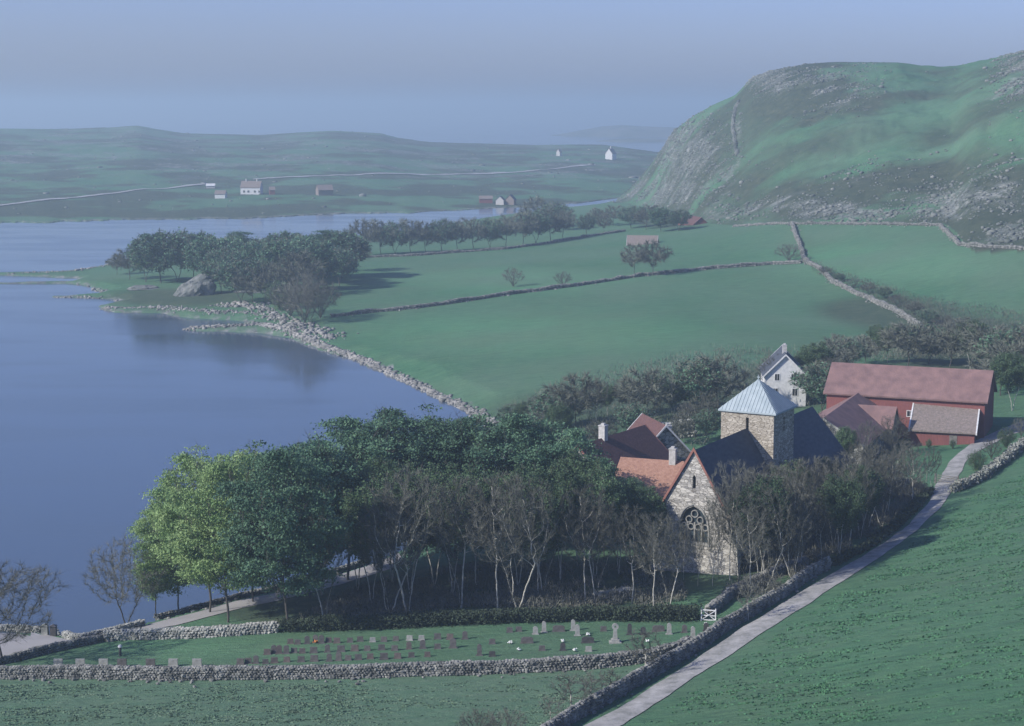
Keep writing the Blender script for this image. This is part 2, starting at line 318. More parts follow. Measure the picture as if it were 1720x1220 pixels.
scrub = sstep(.30, .56, scr) * inhill * (.78 + .7 * np.clip(blob(1380, 150, 130, 50) + blob(1600, 320, 220, 40) + blob(1380, 330, 150, 30) + blob(1690, 390, 70, 35) + blob(1130, 250, 70, 90), 0, 1))
scrub = np.where(isfar, sstep(.40, .56, scr) * .95, scrub)
scrub = np.where((~isfar) & (~inhill), sstep(.25, .75, blob(1480, 520, 130, 26) + blob(1640, 560, 160, 26) + blob(1640, 600, 140, 40) + blob(1120, 372, 70, 14) + blob(1000, 690, 200, 40) + blob(1300, 650, 200, 40) + blob(300, 500, 150, 18)) * .8, scrub)  # includes a soft dark ground band along the right field wall
wood = sstep(.4, .8, blob(1300, 900, 110, 90) + blob(1420, 840, 120, 60) + blob(700, 990, 260, 45) + blob(1000, 980, 200, 50) + blob(470, 1030, 120, 22)) * (RR < 280)
scrub = np.maximum(scrub, wood * .8)
dry = np.clip(fbm(GX / 35, GY / 35, 4, 301) * .5 + .5, 0, 1)
dry = np.clip(dry + .6 * sstep(-6, 6, 1165 - (PY - 1096) * 1.72 - PX) * sstep(1112, 1128, PY) * (RR < 260), 0, 1)
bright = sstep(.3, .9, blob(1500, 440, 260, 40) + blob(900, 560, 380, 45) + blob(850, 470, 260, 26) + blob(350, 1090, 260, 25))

gm = bpy.data.materials.new('ground_cover'); gm.use_nodes = True; N = gm.node_tree.nodes; L = gm.node_tree.links
bs = N['Principled BSDF']; bs.inputs['Roughness'].default_value = .95; bs.inputs['Specular IOR Level'].default_value = .15
at = N.new('ShaderNodeAttribute'); at.attribute_name = 'cover'; sp = N.new('ShaderNodeSeparateColor'); L.new(at.outputs['Color'], sp.inputs[0])
tc = N.new('ShaderNodeTexCoord')
def tex(sc, det=5, st=(1, 1, 1), rough=.6):
    mp = N.new('ShaderNodeMapping'); mp.inputs['Scale'].default_value = st; L.new(tc.outputs['Object'], mp.inputs[0])
    t = N.new('ShaderNodeTexNoise'); t.inputs['Scale'].default_value = sc; t.inputs['Detail'].default_value = det; t.inputs['Roughness'].default_value = rough; L.new(mp.outputs[0], t.inputs['Vector']); return t.outputs[0]
def ramp(f, stops):
    r = N.new('ShaderNodeValToRGB'); e = r.color_ramp.elements
    e[0].position = stops[0][0]; e[0].color = (*stops[0][1], 1); e[1].position = stops[-1][0]; e[1].color = (*stops[-1][1], 1)
    for p_, c_ in stops[1:-1]: q = e.new(p_); q.color = (*c_, 1)
    L.new(f, r.inputs[0]); return r.outputs[0]
def mix(f, a, b, mode='MIX'):
    m = N.new('ShaderNodeMix'); m.data_type = 'RGBA'; m.blend_type = mode
    for v, s in ((f, 0), (a, 6), (b, 7)):
        if isinstance(v, (int, float)): m.inputs[s].default_value = v
        elif isinstance(v, tuple): m.inputs[s].default_value = (*v, 1)
        else: L.new(v, m.inputs[s])
    return m.outputs[2]
grass = ramp(tex(.22, 8, (1, 1.6, 1), .7), [(.28, (.032, .115, .056)), (.5, (.052, .160, .074)), (.72, (.084, .192, .090))])
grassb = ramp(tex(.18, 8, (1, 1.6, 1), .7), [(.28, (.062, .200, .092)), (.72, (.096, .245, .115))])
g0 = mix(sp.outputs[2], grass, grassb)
g0 = mix(ramp(tex(.035, 6), [(.42, (0, 0, 0)), (.7, (.45, .45, .45))]), g0, (.10, .145, .080))
stk = ramp(tex(.9, 6, (.22, 2.2, 1), .8), [(.36, (.50, .56, .56)), (.5, (.95, .97, .96)), (.64, (1.28, 1.2, 1.12))])
g0 = mix(1.0, g0, stk, 'MULTIPLY')
dryc = ramp(tex(.5, 6, (1, 2.5, 1)), [(.3, (.090, .165, .105)), (.7, (.150, .210, .145))])
dn = N.new('ShaderNodeMath'); dn.operation = 'MULTIPLY'; L.new(at.outputs['Alpha'], dn.inputs[0]); dn.inputs[1].default_value = .7
g1 = mix(dn.outputs[0], g0, dryc)
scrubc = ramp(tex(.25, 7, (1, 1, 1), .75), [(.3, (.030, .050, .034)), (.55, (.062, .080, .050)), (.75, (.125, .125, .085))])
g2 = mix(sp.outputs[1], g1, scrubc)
rockc = ramp(tex(.22, 9, (1, 1, 2), .8), [(.32, (.07, .08, .07)), (.48, (.13, .145, .13)), (.66, (.36, .37, .34))])
rkf = N.new('ShaderNodeMath'); rkf.operation = 'MULTIPLY'; L.new(sp.outputs[0], rkf.inputs[0]); L.new(ramp(tex(.12, 6, (1, 1, 1), .8), [(.44, (.05, .05, .05)), (.54, (1, 1, 1))]), rkf.inputs[1])
g3 = mix(rkf.outputs[0], g2, rockc)
L.new(g3, bs.inputs['Base Color'])
bp = N.new('ShaderNodeBump'); bp.inputs['Strength'].default_value = .8; bp.inputs['Distance'].default_value = .5
L.new(tex(.9, 9, (1, 2, 1), .75), bp.inputs['Height']); L.new(bp.outputs[0], bs.inputs['Normal'])

nr, na = GX.shape; idx = np.arange(nr * na).reshape(nr, na)
Q = np.stack([idx[:-1, :-1], idx[:-1, 1:], idx[1:, 1:], idx[1:, :-1]], -1).reshape(-1, 4)[:, ::-1]
VV = np.stack([GX, GY, GZ], -1).reshape(-1, 3)
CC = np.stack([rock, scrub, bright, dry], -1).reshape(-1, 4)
def sub_terrain(name, mask):
    q = Q[mask]; u, inv = np.unique(q, return_inverse=True); me = mesh_np(name, VV[u], inv.reshape(-1, 4), True)
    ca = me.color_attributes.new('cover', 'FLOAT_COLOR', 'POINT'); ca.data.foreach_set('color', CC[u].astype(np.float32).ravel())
    return prop(link(name, me, gm), kind='structure')
qc = lambda a: a.ravel()[Q].any(1)
fm = qc(isfar); hm = qc(inhill & ~isfar) & ~fm
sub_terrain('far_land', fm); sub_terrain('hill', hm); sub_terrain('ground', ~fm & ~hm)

lnR = R
def G(x, y):
    x = np.asarray(x, float); y = np.asarray(y, float)
    a = np.arctan2(x, y); r = np.hypot(x, y)
    ia = np.clip(np.searchsorted(AZ, a) - 1, 0, len(AZ) - 2); ir = np.clip(np.searchsorted(R, r) - 1, 0, len(R) - 2)
    fa_ = np.clip((a - AZ[ia]) / (AZ[ia + 1] - AZ[ia]), 0, 1); fr_ = np.clip((r - R[ir]) / (R[ir + 1] - R[ir]), 0, 1)
    return (GZ[ir, ia] * (1 - fa_) + GZ[ir, ia + 1] * fa_) * (1 - fr_) + (GZ[ir + 1, ia] * (1 - fa_) + GZ[ir + 1, ia + 1] * fa_) * fr_
RS_ = np.concatenate([np.arange(60, 700, .5), np.arange(700, 3000, 2)])
def hit(px, py):
    d = ray(px, py); u = d / math.hypot(d[0], d[1]); x = u[0] * RS_; y = u[1] * RS_; z = HC + u[2] * RS_
    g = np.maximum(G(x, y), 0); k = int(np.argmax(z <= g))
    if z[k] > g[k]:
        m_ = RS_ > 300; k = int(np.argmin(np.where(m_, (z - g) / RS_, 9))); r = RS_[k]; return (u[0] * r, u[1] * r, float(g[k]))
    if k > 0:
        a = z[k - 1] - g[k - 1]; b = g[k] - z[k]; t = a / (a + b + 1e-9); r = RS_[k - 1] + (RS_[k] - RS_[k - 1]) * t
    else: r = RS_[0]
    return (u[0] * r, u[1] * r, float(max(G(u[0] * r, u[1] * r), 0)))
def gz(x, y): return float(G(x, y))

# ---------------------------------------------------------------- water
wm = bpy.data.materials.new('sea_water'); wm.use_nodes = True; N = wm.node_tree.nodes; L = wm.node_tree.links
b = N['Principled BSDF']; b.inputs['Base Color'].default_value = (.060, .088, .125, 1); b.inputs['Roughness'].default_value = .12; b.inputs['IOR'].default_value = 1.33
tc = N.new('ShaderNodeTexCoord'); t = tex(.35, 4, (1, 2.2, 1), .6)
t2 = tex(.012, 3, (1, 3, 1)); bp = N.new('ShaderNodeBump'); bp.inputs['Distance'].default_value = .05
mr = N.new('ShaderNodeMapRange'); mr.inputs['From Min'].default_value = .4; mr.inputs['From Max'].default_value = .62; mr.inputs['To Min'].default_value = .12; mr.inputs['To Max'].default_value = .45
rmr = N.new('ShaderNodeMapRange'); rmr.inputs['From Min'].default_value = .42; rmr.inputs['From Max'].default_value = .6; rmr.inputs['To Min'].default_value = .09; rmr.inputs['To Max'].default_value = .17; L.new(t2, rmr.inputs[0]); L.new(rmr.outputs[0], b.inputs['Roughness']); L.new(t2, mr.inputs[0]); L.new(mr.outputs[0], bp.inputs['Strength']); L.new(t, bp.inputs['Height']); L.new(bp.outputs[0], b.inputs['Normal'])
mw = MB(); S_ = 16000; mw.add([(-S_, -3000, 0), (S_, -3000, 0), (S_, S_, 0), (-S_, S_, 0)], [(0, 1, 2, 3)])
prop(mw.build('water', wm, fix=False), kind='structure')

# islet on the horizon
def islet(name, pts, depth, label=None):
    V = []; Fs = []; n = len(pts); m = 9
    for i, (px, yb, yt) in enumerate(pts):
        b0 = P(px, yb, 0)
        for j in range(m):
            s = j / (m - 1); y = b0[1] + s * depth; h = Pr(px, yt, math.hypot(b0[0], b0[1] + depth * .5))[2] if yt < yb else 0
            k = math.sin(math.pi * s) ** .7
            V.append((b0[0] * (y / b0[1]), y, -1 + (h + 1) * k * (1 + .15 * float(fbm(np.array(px / 9.), np.array(s * 4), 3, 4)))))
    for i in range(n - 1):
        for j in range(m - 1): a = i * m + j; Fs.append((a, a + m, a + m + 1, a + 1))
    mb = MB(); mb.add(V, Fs); o = mb.build(name, M_islet, smooth=True); return o
M_islet = mat('islet_ground', (.05, .08, .05), (.16, .16, .13), .02, bump=.3, bscale=.1)
ip = [(925, 229, 229), (940, 229, 226), (960, 230, 222), (985, 230, 217), (1010, 230.5, 213), (1045, 231, 211), (1080, 231, 212), (1110, 231, 214), (1135, 231, 215), (1170, 231, 213), (1200, 231, 218), (1230, 231, 231)]
prop(islet('islet', ip, 320), kind='structure')
ip2 = [(1000, 238, 238), (1030, 238.5, 234), (1060, 239, 232.5), (1090, 239, 233), (1120, 239, 234), (1150, 239, 239)]
prop(islet('skerry', ip2, 90), kind='structure')

# ---------------------------------------------------------------- draped strips: track, parking, shore road, far road
def strip(name, Lp, Rp, m, lift=.07, step=2.0, nx=8, kind='structure', zlimit=None):
    Lw = [hit(*p) for p in Lp]; Rw = [hit(*p) for p in Rp]
    def resample(a, t):
        a = np.array(a)[:, :2]; k = np.linspace(0, 1, len(a)); return np.stack([np.interp(t, k, a[:, 0]), np.interp(t, k, a[:, 1])], -1)
    ln = sum(math.dist(Lw[i][:2], Lw[i + 1][:2]) for i in range(len(Lw) - 1)); n = max(4, int(ln / step)); t = np.linspace(0, 1, n)
    a = resample(Lw, t); b = resample(Rw, t)
    edge = .4 * fbm(t * n / 2.0, t * 0, 3, 6)[:, None]; d = (b - a); d /= np.linalg.norm(d, axis=1)[:, None]; a = a + d * edge; b = b - d * np.roll(edge, 7)
    s = np.linspace(0, 1, nx)[None, :, None]; pts = a[:, None] * (1 - s) + b[:, None] * s
    z = G(pts[..., 0], pts[..., 1]) + lift + .05 * np.sin(s[..., 0] * math.pi)
    V = np.concatenate([pts, z[..., None]], -1).reshape(-1, 3); id_ = np.arange(n * nx).reshape(n, nx)
    q = np.stack([id_[:-1, :-1], id_[:-1, 1:], id_[1:, 1:], id_[1:, :-1]], -1).reshape(-1, 4)
    o = link(name, mesh_np(name, V, q, True), m); return prop(o, kind=kind)
M_trk = mat('pale_track', (.13, .135, .12), (.40, .39, .37), .55, bump=.5, bscale=4, detail=8, dist=.1)
M_trk.node_tree.nodes['Noise Texture'].inputs['Roughness'].default_value = .75
M_lot = mat('parking_gravel', (.25, .245, .24), (.32, .31, .30), .2, bump=.2, bscale=5, dist=.05)
TL = [(800, 1320), (983, 1220), (1070, 1172), (1155, 1118), (1240, 1060), (1320, 1010), (1396, 966), (1450, 935), (1500, 900), (1528, 881), (1560, 845), (1575, 812), (1582, 795), (1605, 765), (1640, 740), (1690, 718), (1740, 700), (1850, 672), (2000, 640)]
TR = [(865, 1320), (1040, 1220), (1126, 1165), (1203, 1115), (1286, 1060), (1366, 1010), (1438, 963), (1497, 922), (1547, 886), (1584, 850), (1602, 818), (1608, 800), (1625, 775), (1655, 752), (1700, 730), (1760, 711), (1870, 681), (2020, 648)]
strip('track', TL, TR, M_trk)
strip('parking_area', [(-120, 1062), (-40, 1062), (20, 1063), (76, 1067), (128, 1078), (180, 1068), (215, 1059)], [(-120, 1120), (-40, 1118), (12, 1111), (66, 1097), (128, 1084), (185, 1073), (222, 1064)], M_lot, step=1.0)
strip('shore_road', [(222, 1057), (300, 1037), (400, 1010), (480, 994), (560, 969), (620, 951), (670, 930)], [(232, 1062), (300, 1050), (395, 1025), (470, 1009), (560, 986), (620, 968), (680, 948)], M_lot, step=1.0)
M_far = mat('far_road_surface', (.22, .23, .22), (.42, .42, .40), .1)
def farroad(name, pts, w=2.5):
    a = []; b = []
    for x, y in pts: a.append((x, y)); b.append((x, y + w))
    return strip(name, a, b, M_far, lift=.5, step=6, nx=3)
farroad('far_road', [(-30, 348), (40, 340), (100, 334), (160, 328), (205, 323), (300, 314), (345, 309)], 1.9)
farroad('far_road', [(425, 301), (500, 297), (600, 294), (700, 293), (760, 293), (850, 290), (900, 286), (950, 281), (1000, 277)], 1.6)

# ---------------------------------------------------------------- buildings
def local(o_xy, ang):
    c, s = math.cos(ang), math.sin(ang)
    return lambda x, y: (o_xy[0] + c * x - s * y, o_xy[1] + s * x + c * y)
def arch(cxx, w, z0, z1, n=10):
    h = w / 2; spring = z1 - w * .80
    pts = [(cxx - h, z0), (cxx + h, z0), (cxx + h, spring)]
    for i in range(1, n): a = i / n; pts.append((cxx + h * math.cos(a * math.pi / 2) ** .9, spring + (z1 - spring) * math.sin(a * math.pi / 2)))
    pts.append((cxx, z1 + .15))
    for i in range(n - 1, 0, -1): a = i / n; pts.append((cxx - h * math.cos(a * math.pi / 2) ** .9, spring + (z1 - spring) * math.sin(a * math.pi / 2)))
    pts.append((cxx - h, spring)); return pts
def roofslab(mb, y0, y1, hw, ze, zr, t=.22, over=.35):
    k = (zr - ze) / hw; xo = hw + over; zo = ze - k * over
    mb.prism([[(-xo, zo), (-xo - .05, zo + t), (0, zr + t), (xo + .05, zo + t), (xo, zo), (0, zr)]], lambda p: (p[0], y0, p[1]), lambda p: (p[0], y1, p[1]))

def church():
    z0 = 6.4; ang = -math.atan2(8.3, 15.0)
    t = empty('monastery_church', (21.9, 210.6, z0), ang, 'medieval grey stone church with gothic end window, dark roofs and a pyramid-capped tower', 'church')
    hw = 4.5; Lc = 17.0; ze = 7.4; zr = 15.0; TH = .9
    gw = arch(0, 3.7, 3.8, 8.2); slit = [(-.22, 10.5), (.22, 10.5), (.22, 11.9), (0, 12.2), (-.22, 11.9)]
    gab = [(-hw, -2), (hw, -2), (hw, ze), (0, zr), (-hw, ze)]
    w = MB(); w.prism([gab, gw[::-1], slit[::-1]], lambda p: (p[0], 0, p[1]), lambda p: (p[0], TH, p[1]))
    sh = arch(0, 1.0, 2.6, 5.6, 6)
    for sx in (-1, 1):
        holes = [[(q[0] + c, q[1]) for q in sh][::-1] for c in (5, 10)]
        w.prism([[(TH, -2), (Lc, -2), (Lc, ze - .1), (TH, ze - .1)]] + holes, lambda p: (sx * hw, p[0], p[1]), lambda p: (sx * (hw - .8), p[0], p[1]))
    w.build('choir_wall', M_choir, t)
    # window: frame ring, pane, tracery
    def ring(mb, pts, wd, y0, y1):
        c = (sum(p[0] for p in pts) / len(pts), sum(p[1] for p in pts) / len(pts))
        inn = [(c[0] + (p[0] - c[0]) * (1 - wd), c[1] + (p[1] - c[1]) * (1 - wd)) for p in pts]
        mb.prism([pts, inn[::-1]], lambda p: (p[0], y0, p[1]), lambda p: (p[0], y1, p[1]))
    fr = MB(); ring(fr, arch(0, 4.25, 3.6, 8.55), .10, -.12, .25)
    gwin = fr.build('gothic_window', M_trac, t)
    g = MB(); g.prism([arch(0, 3.75, 3.75, 8.25)], lambda p: (p[0], .55, p[1]), lambda p: (p[0], .6, p[1])); g.build('pane', M_glass, gwin)
    tr = MB()
    for x in (-.92, 0, .92): tr.box(x - .08, x + .08, .28, .5, 3.8, 6.3)
    tr.box(-1.84, 1.84, .28, .5, 3.7, 3.9)
    def circ(cx_, cz, r, wd=.1, n=14):
        o_ = [(cx_ + r * math.cos(2 * math.pi * i / n), cz + r * math.sin(2 * math.pi * i / n)) for i in range(n)]
        i_ = [(cx_ + (r - wd) * math.cos(2 * math.pi * i / n), cz + (r - wd) * math.sin(2 * math.pi * i / n)) for i in range(n)]
        tr.prism([o_, i_[::-1]], lambda p: (p[0], .26, p[1]), lambda p: (p[0], .5, p[1]))
    for x in (-1.38, -.46, .46, 1.38): circ(x, 5.75, .42)
    circ(-.72, 6.62, .44); circ(.72, 6.62, .44); circ(0, 7.35, .48)
    tr.build('tracery', M_trac, gwin)
    s = MB(); s.prism([[(-.25, 10.4), (.25, 10.4), (.25, 12.3), (-.25, 12.3)]], lambda p: (p[0], .4, p[1]), lambda p: (p[0], .45, p[1])); s.build('slit_window', M_dark, t)
    for sx in (-1, 1):
        for c in (5, 10):
            q = MB(); q.prism([[(c - .6, 2.5), (c + .6, 2.5), (c + .6, 5.9), (c - .6, 5.9)]], lambda p: (sx * (hw - .5), p[0], p[1]), lambda p: (sx * (hw - .55), p[0], p[1])); q.build('side_window', M_glass, t)
    r = MB(); roofslab(r, -.15, Lc, hw, ze, zr, .25, .5); r.build('choir_roof', M_slate, t)
    vb = MB()
    for sx in (-1, 1):
        k = (zr - ze) / hw
        a = (sx * (hw + .62), ze - .5 * k - .1); b_ = (0, zr + .28)
        vb.prism([[a, (a[0], a[1] + .5), (0, zr + .62), (0, zr + .12)]], lambda p: (p[0], -.32, p[1]), lambda p: (p[0], -.16, p[1]))
    vb.build('verge_board', M_verge, t)
    # buttresses at the choir corners
    for sx in (-1, 1):
        bt = MB(); bt.prism([[(0, -2), (1.2, -2), (1.2, 3.6), (.2, 5.4), (0, 5.4)]], lambda p: (sx * (hw + p[0]), .0, p[1]), lambda p: (sx * (hw + p[0]), 1.1, p[1])); bt.build('buttress', M_choir, t)
        bt = MB(); bt.prism([[(0, -2), (1.2, -2), (1.2, 3.6), (.2, 5.4), (0, 5.4)]], lambda p: (sx * (hw + p[0]), 10.0, p[1]), lambda p: (sx * (hw + p[0]), 11, p[1])); bt.build('buttress', M_choir, t)
    # tower
    tw = 3.6; y0 = Lc + .02; y1 = y0 + 7.4; zt = 17.3
    w = MB(); sl_ = [(-.2, 14.9), (.2, 14.9), (.2, 16.6), (-.2, 16.6)]
    w.prism([[(-tw, -2), (tw, -2), (tw, zt), (-tw, zt)], sl_[::-1]], lambda p: (p[0], y0, p[1]), lambda p: (p[0], y0 + .8, p[1]))
    w.prism([[(-tw, -2), (tw, -2), (tw, zt), (-tw, zt)]], lambda p: (p[0], y1 - .8, p[1]), lambda p: (p[0], y1, p[1]))
    for sx in (-1, 1):
        c = (y0 + y1) / 2; h2 = [(c - .3, 14.6), (c + .3, 14.6), (c + .3, 16.4), (c - .3, 16.4)]
        w.prism([[(y0 + .8, -2), (y1 - .8, -2), (y1 - .8, zt), (y0 + .8, zt)], h2[::-1]], lambda p: (sx * tw, p[0], p[1]), lambda p: (sx * (tw - .8), p[0], p[1]))
    w.build('tower_wall', M_tower, t)
    q = MB(); q.box(-.25, .25, y0 + .5, y0 + .6, 14.8, 16.7); q.build('tower_slit', M_dark, t)
    cy = (y0 + y1) / 2; e = tw + .35; zp = 21.1
    tr_ = MB(); tr_.add([(-e, cy - e, zt - .1), (e, cy - e, zt - .1), (e, cy + e, zt - .1), (-e, cy + e, zt - .1), (-e, cy - e, zt + .1), (e, cy - e, zt + .1), (e, cy + e, zt + .1), (-e, cy + e, zt + .1), (0, cy, zp)],
                        [(3, 2, 1, 0), (0, 1, 5, 4), (1, 2, 6, 5), (2, 3, 7, 6), (3, 0, 4, 7), (4, 5, 8), (5, 6, 8), (6, 7, 8), (7, 4, 8)])
    rf = tr_.build('tower_roof', M_lead, t)
    se = MB()
    base = [(-e, cy - e), (e, cy - e), (e, cy + e), (-e, cy + e)]
    for i in range(4):
        a = base[i]; b_ = base[(i + 1) % 4]
        for k in range(1, 16):
            u = k / 16; ax = a[0] + (b_[0] - a[0]) * u; ay = a[1] + (b_[1] - a[1]) * u; hgt = 1 - abs(u - .5) * 2
            mx_, my_ = (a[0] + b_[0]) / 2, (a[1] + b_[1]) / 2
            ex, ey, ez = ax + (0 - mx_) * hgt, ay + (cy - my_) * hgt, zt + .1 + (zp - zt - .1) * hgt
            se.bar((ax, ay, zt + .12), (ex, ey, ez + .02), .045, 4)
    se.build('roof_seam', M_lead, rf)
    fi = MB(); fi.bar((0, cy, zp - .15), (0, cy, zp + .55), .09, 6, .05); fi.box(-.22, .22, cy - .05, cy + .05, zp + .2, zp + .3); fi.build('finial', M_lead, t)
    # nave
    hn = 5.5; yn0 = y1 - .02 + .03; yn1 = 41.5; zen = 7.6; zrn = 14.2
    w = MB(); w.prism([[(-hn, -2), (hn, -2), (hn, zen), (0, zrn), (-hn, zen)]], lambda p: (p[0], yn0, p[1]), lambda p: (p[0], yn0 + .9, p[1]))
    w.prism([[(-hn, -2), (hn, -2), (hn, zen), (0, zrn), (-hn, zen)]], lambda p: (p[0], yn1 - .9, p[1]), lambda p: (p[0], yn1, p[1]))
    for sx in (-1, 1):
        holes = [[(q[0] + c, q[1]) for q in sh][::-1] for c in (yn0 + 4, yn0 + 8.5, yn0 + 13)]
        w.prism([[(yn0 + .9, -2), (yn1 - .9, -2), (yn1 - .9, zen - .1), (yn0 + .9, zen - .1)]] + holes, lambda p: (sx * hn, p[0], p[1]), lambda p: (sx * (hn - .8), p[0], p[1]))
    w.build('nave_wall', M_choir, t)
    for sx in (-1, 1):
        for c in (yn0 + 4, yn0 + 8.5, yn0 + 13):
            q = MB(); q.prism([[(c - .6, 2.5), (c + .6, 2.5), (c + .6, 5.9), (c - .6, 5.9)]], lambda p: (sx * (hn - .5), p[0], p[1]), lambda p: (sx * (hn - .55), p[0], p[1])); q.build('side_window', M_glass, t)
    r = MB(); roofslab(r, yn0 + .0, yn1 + .3, hn, zen, zrn, .25, .5); r.build('nave_roof', M_slate, t)
church()

def house(name, label, cat, A, Bp, width, ze, zr, z0, mw_, mr_, over=.3, chim=(), win=(), door=(), verge=None, group=None, t=.18, mchim=None, wt=None):
    """ridge from A to Bp (world xy); heights are above sea level"""
    ax, ay = A[:2]; bx, by = Bp[:2]; Lh = math.hypot(bx - ax, by - ay); ang = -math.atan2(bx - ax, by - ay)
    o = empty(name, (ax, ay, z0), ang, label, cat, group); hw = width / 2; ze -= z0; zr -= z0
    w = MB(); w.prism([[(-hw, -1.5), (hw, -1.5), (hw, ze), (0, zr), (-hw, ze)]], lambda p: (p[0], 0, p[1]), lambda p: (p[0], Lh, p[1])); w.build('wall', mw_, o)
    r = MB(); roofslab(r, -over, Lh + over, hw, ze, zr, t, over + .05); rf = r.build('roof', mr_, o)
    if verge:
        for y in (-over - .12, Lh + over + .002):
            v = MB(); k = (zr - ze) / hw; xo = hw + over + .1; zo = ze - k * (over + .1)
            v.prism([[(-xo, zo - .08), (-xo, zo + t + .05), (0, zr + t + .08), (xo, zo + t + .05), (xo, zo - .08), (0, zr - .08)]], lambda p: (p[0], y, p[1]), lambda p: (p[0], y + .118, p[1])); v.build('verge_board', verge, o)
    for (y, x, h, s) in chim:
        c = MB(); zb = zr - abs(x) * (zr - ze) / hw
        c.box(x - s / 2, x + s / 2, y - s / 2, y + s / 2, zb - .6, zb + h); c.box(x - s / 2 - .07, x + s / 2 + .07, y - s / 2 - .07, y + s / 2 + .07, zb + h, zb + h + .14)
        c.box(x - s / 4, x + s / 4, y - s / 4, y + s / 4, zb + h + .14, zb + h + .4); c.build('chimney', mchim or M_chim, rf)
    for (side, u, z, ww, hh) in win:
        f = MB(); g = MB(); d = .06
        def put(mb, x0, x1, q0, q1, e0, e1):
            if side == 'L': mb.box(-hw - e1, -hw - e0, x0, x1, q0, q1)
            elif side == 'R': mb.box(hw + e0, hw + e1, x0, x1, q0, q1)
            elif side == 'A': mb.box(x0, x1, -e1, -e0, q0, q1)
            else: mb.box(x0, x1, Lh + e0, Lh + e1, q0, q1)
        a, b_ = u - ww / 2, u + ww / 2; c_ = .1
        for q in [(a - c_, a, z - c_, z + hh + c_), (b_, b_ + c_, z - c_, z + hh + c_), (a, b_, z - c_, z), (a, b_, z + hh, z + hh + c_), (u - .03, u + .03, z, z + hh)]: put(f, q[0], q[1], q[2], q[3], .003, d)
        put(g, a, b_, z, z + hh, .004, .02)
        fo = f.build('window', wt or M_white, o); g.build('pane', M_dark, fo)
    for (side, u, ww, hh, m_) in door:
        f = MB()
        if side == 'L': f.box(-hw - .05, -hw - .003, u - ww / 2, u + ww / 2, 0, hh)
        elif side == 'R': f.box(hw + .003, hw + .05, u - ww / 2, u + ww / 2, 0, hh)
        elif side == 'A': f.box(u - ww / 2, u + ww / 2, -.05, -.003, 0, hh)
        f.build('door', m_, o)
    return o

# monastery wings
house('monastery_wing', 'wing with dark red-brown tiled roof and two pale chimneys left of the church', 'building', P(972, 750, 14.8), P(1082, 716, 14.8), 10, 10.2, 14.8, 6, M_rubble, M_redtile, chim=((7, 0, 1.9, 1.0),), win=(('L', 5, 1.5, .9, 1.3), ('L', 10, 1.5, .9, 1.3)), verge=M_verge)
house('monastery_wing', 'wing with bright orange tiled roof and a grey chimney beside the church gable', 'building', P(1046, 770, 14.6), P(1146, 777, 14.6), 15, 9.6, 14.6, 5.8, M_choir, M_orange, chim=((7.2, .3, 2.0, .9),), win=(('R', 2, 1.2, .8, 1.2), ('R', 4.6, 1.2, .8, 1.2)))
house('stone_house', 'small grey stone house with pale gable coping behind the dark red-brown roof', 'house', P(1080, 697, 14.2), P(1118, 716, 14.2), 9, 9.5, 14.2, 6, M_rubble, M_redtile, chim=((.7, -3.9, 2.2, 1.0),), verge=M_white)
# white house behind the tower
house('white_house', 'tall white gabled house behind the church tower and a bare tree', 'house', P(1320, 597, 17.4), P(1313, 583, 17.4), 7.6, 13.6, 17.4, 8.5, M_white, M_slate, chim=((4, 0, 1.3, .8),), win=(('A', -1.8, 1.4, .9, 1.3), ('A', 1.8, 1.4, .9, 1.3), ('A', -1.5, 4.2, .8, 1.2), ('A', 1.5, 4.2, .8, 1.2)), verge=M_white)
# big barn
bA = Vector(P(1402, 611, 19)); bdir = Vector((.928, -.372, 0)); bB = bA + bdir * 26.0
house('barn', 'long red barn with a faded red roof beside the farm track', 'barn', bA, bB, 12, 15.0, 19, 8.5, M_barnwall, M_barnroof, over=.5, t=.25, win=(('R', 14, 3.2, 1, .9), ('R', 4, 3.2, 1, .9)))
# lean-to in front of the barn
def leanto():
    a = Vector(P(1527, 722, 10.6)); b_ = Vector(P(1640, 728, 10.6)); d = (b_ - a); d.z = 0; Lh = d.length; ang = math.atan2(d.y, d.x)
    o = empty('lean_to_shed', (a.x, a.y, 8.0), ang, 'red walled lean-to shed with weathered tiles and white verge boards against the barn', 'shed')
    D = 8.5; z0, z1 = 2.6, 6.6
    w = MB(); w.prism([[(.15, -1.5), (D, -1.5), (D, z1 - .15), (.15, z0 - .05)]], lambda p: (.3, p[0], p[1]), lambda p: (Lh - .3, p[0], p[1])); w.build('wall', M_barnwall, o)
    w = MB(); w.prism([[(-.3, z0 - .2), (D, z1 + .02), (D, z1 + .25), (-.3, z0 + .05)]], lambda p: (0.1, p[0], p[1]), lambda p: (Lh - .1, p[0], p[1])); w.build('roof', M_shedroof, o)
    for x in (-.12, Lh - .098):
        w = MB(); w.prism([[(-.4, z0 - .28), (D, z1 - .02), (D, z1 + .32), (-.4, z0 + .12)]], lambda p: (x, p[0], p[1]), lambda p: (x + .22, p[0], p[1])); w.build('verge_board', M_white, o)
    w = MB(); w.box(6.4, 7.6, .10, .148, 0, 2.0); w.build('door', M_wood, o)
leanto()
house('stone_barn', 'barn with dull reddish roof and rubble stone gable between nave and red barn', 'barn', P(1383, 704, 15), P(1446, 658.5, 15), 12.6, 11.2, 15, 7.4, M_rubble, M_barnroof, over=.3, verge=M_stonew, win=(('A', 2.5, 1.6, .7, .7),))
_a = Vector(P(1504, 685, 14.2)); _b = _a - Vector((.93, -.36, 0)) * 9
house('barn_wing', 'short dark gabled wing jutting from the dull reddish barn roof', 'shed', _a, _b, 6.6, 11.4, 14.2, 7.6, M_wood, M_barnroof, over=.25)
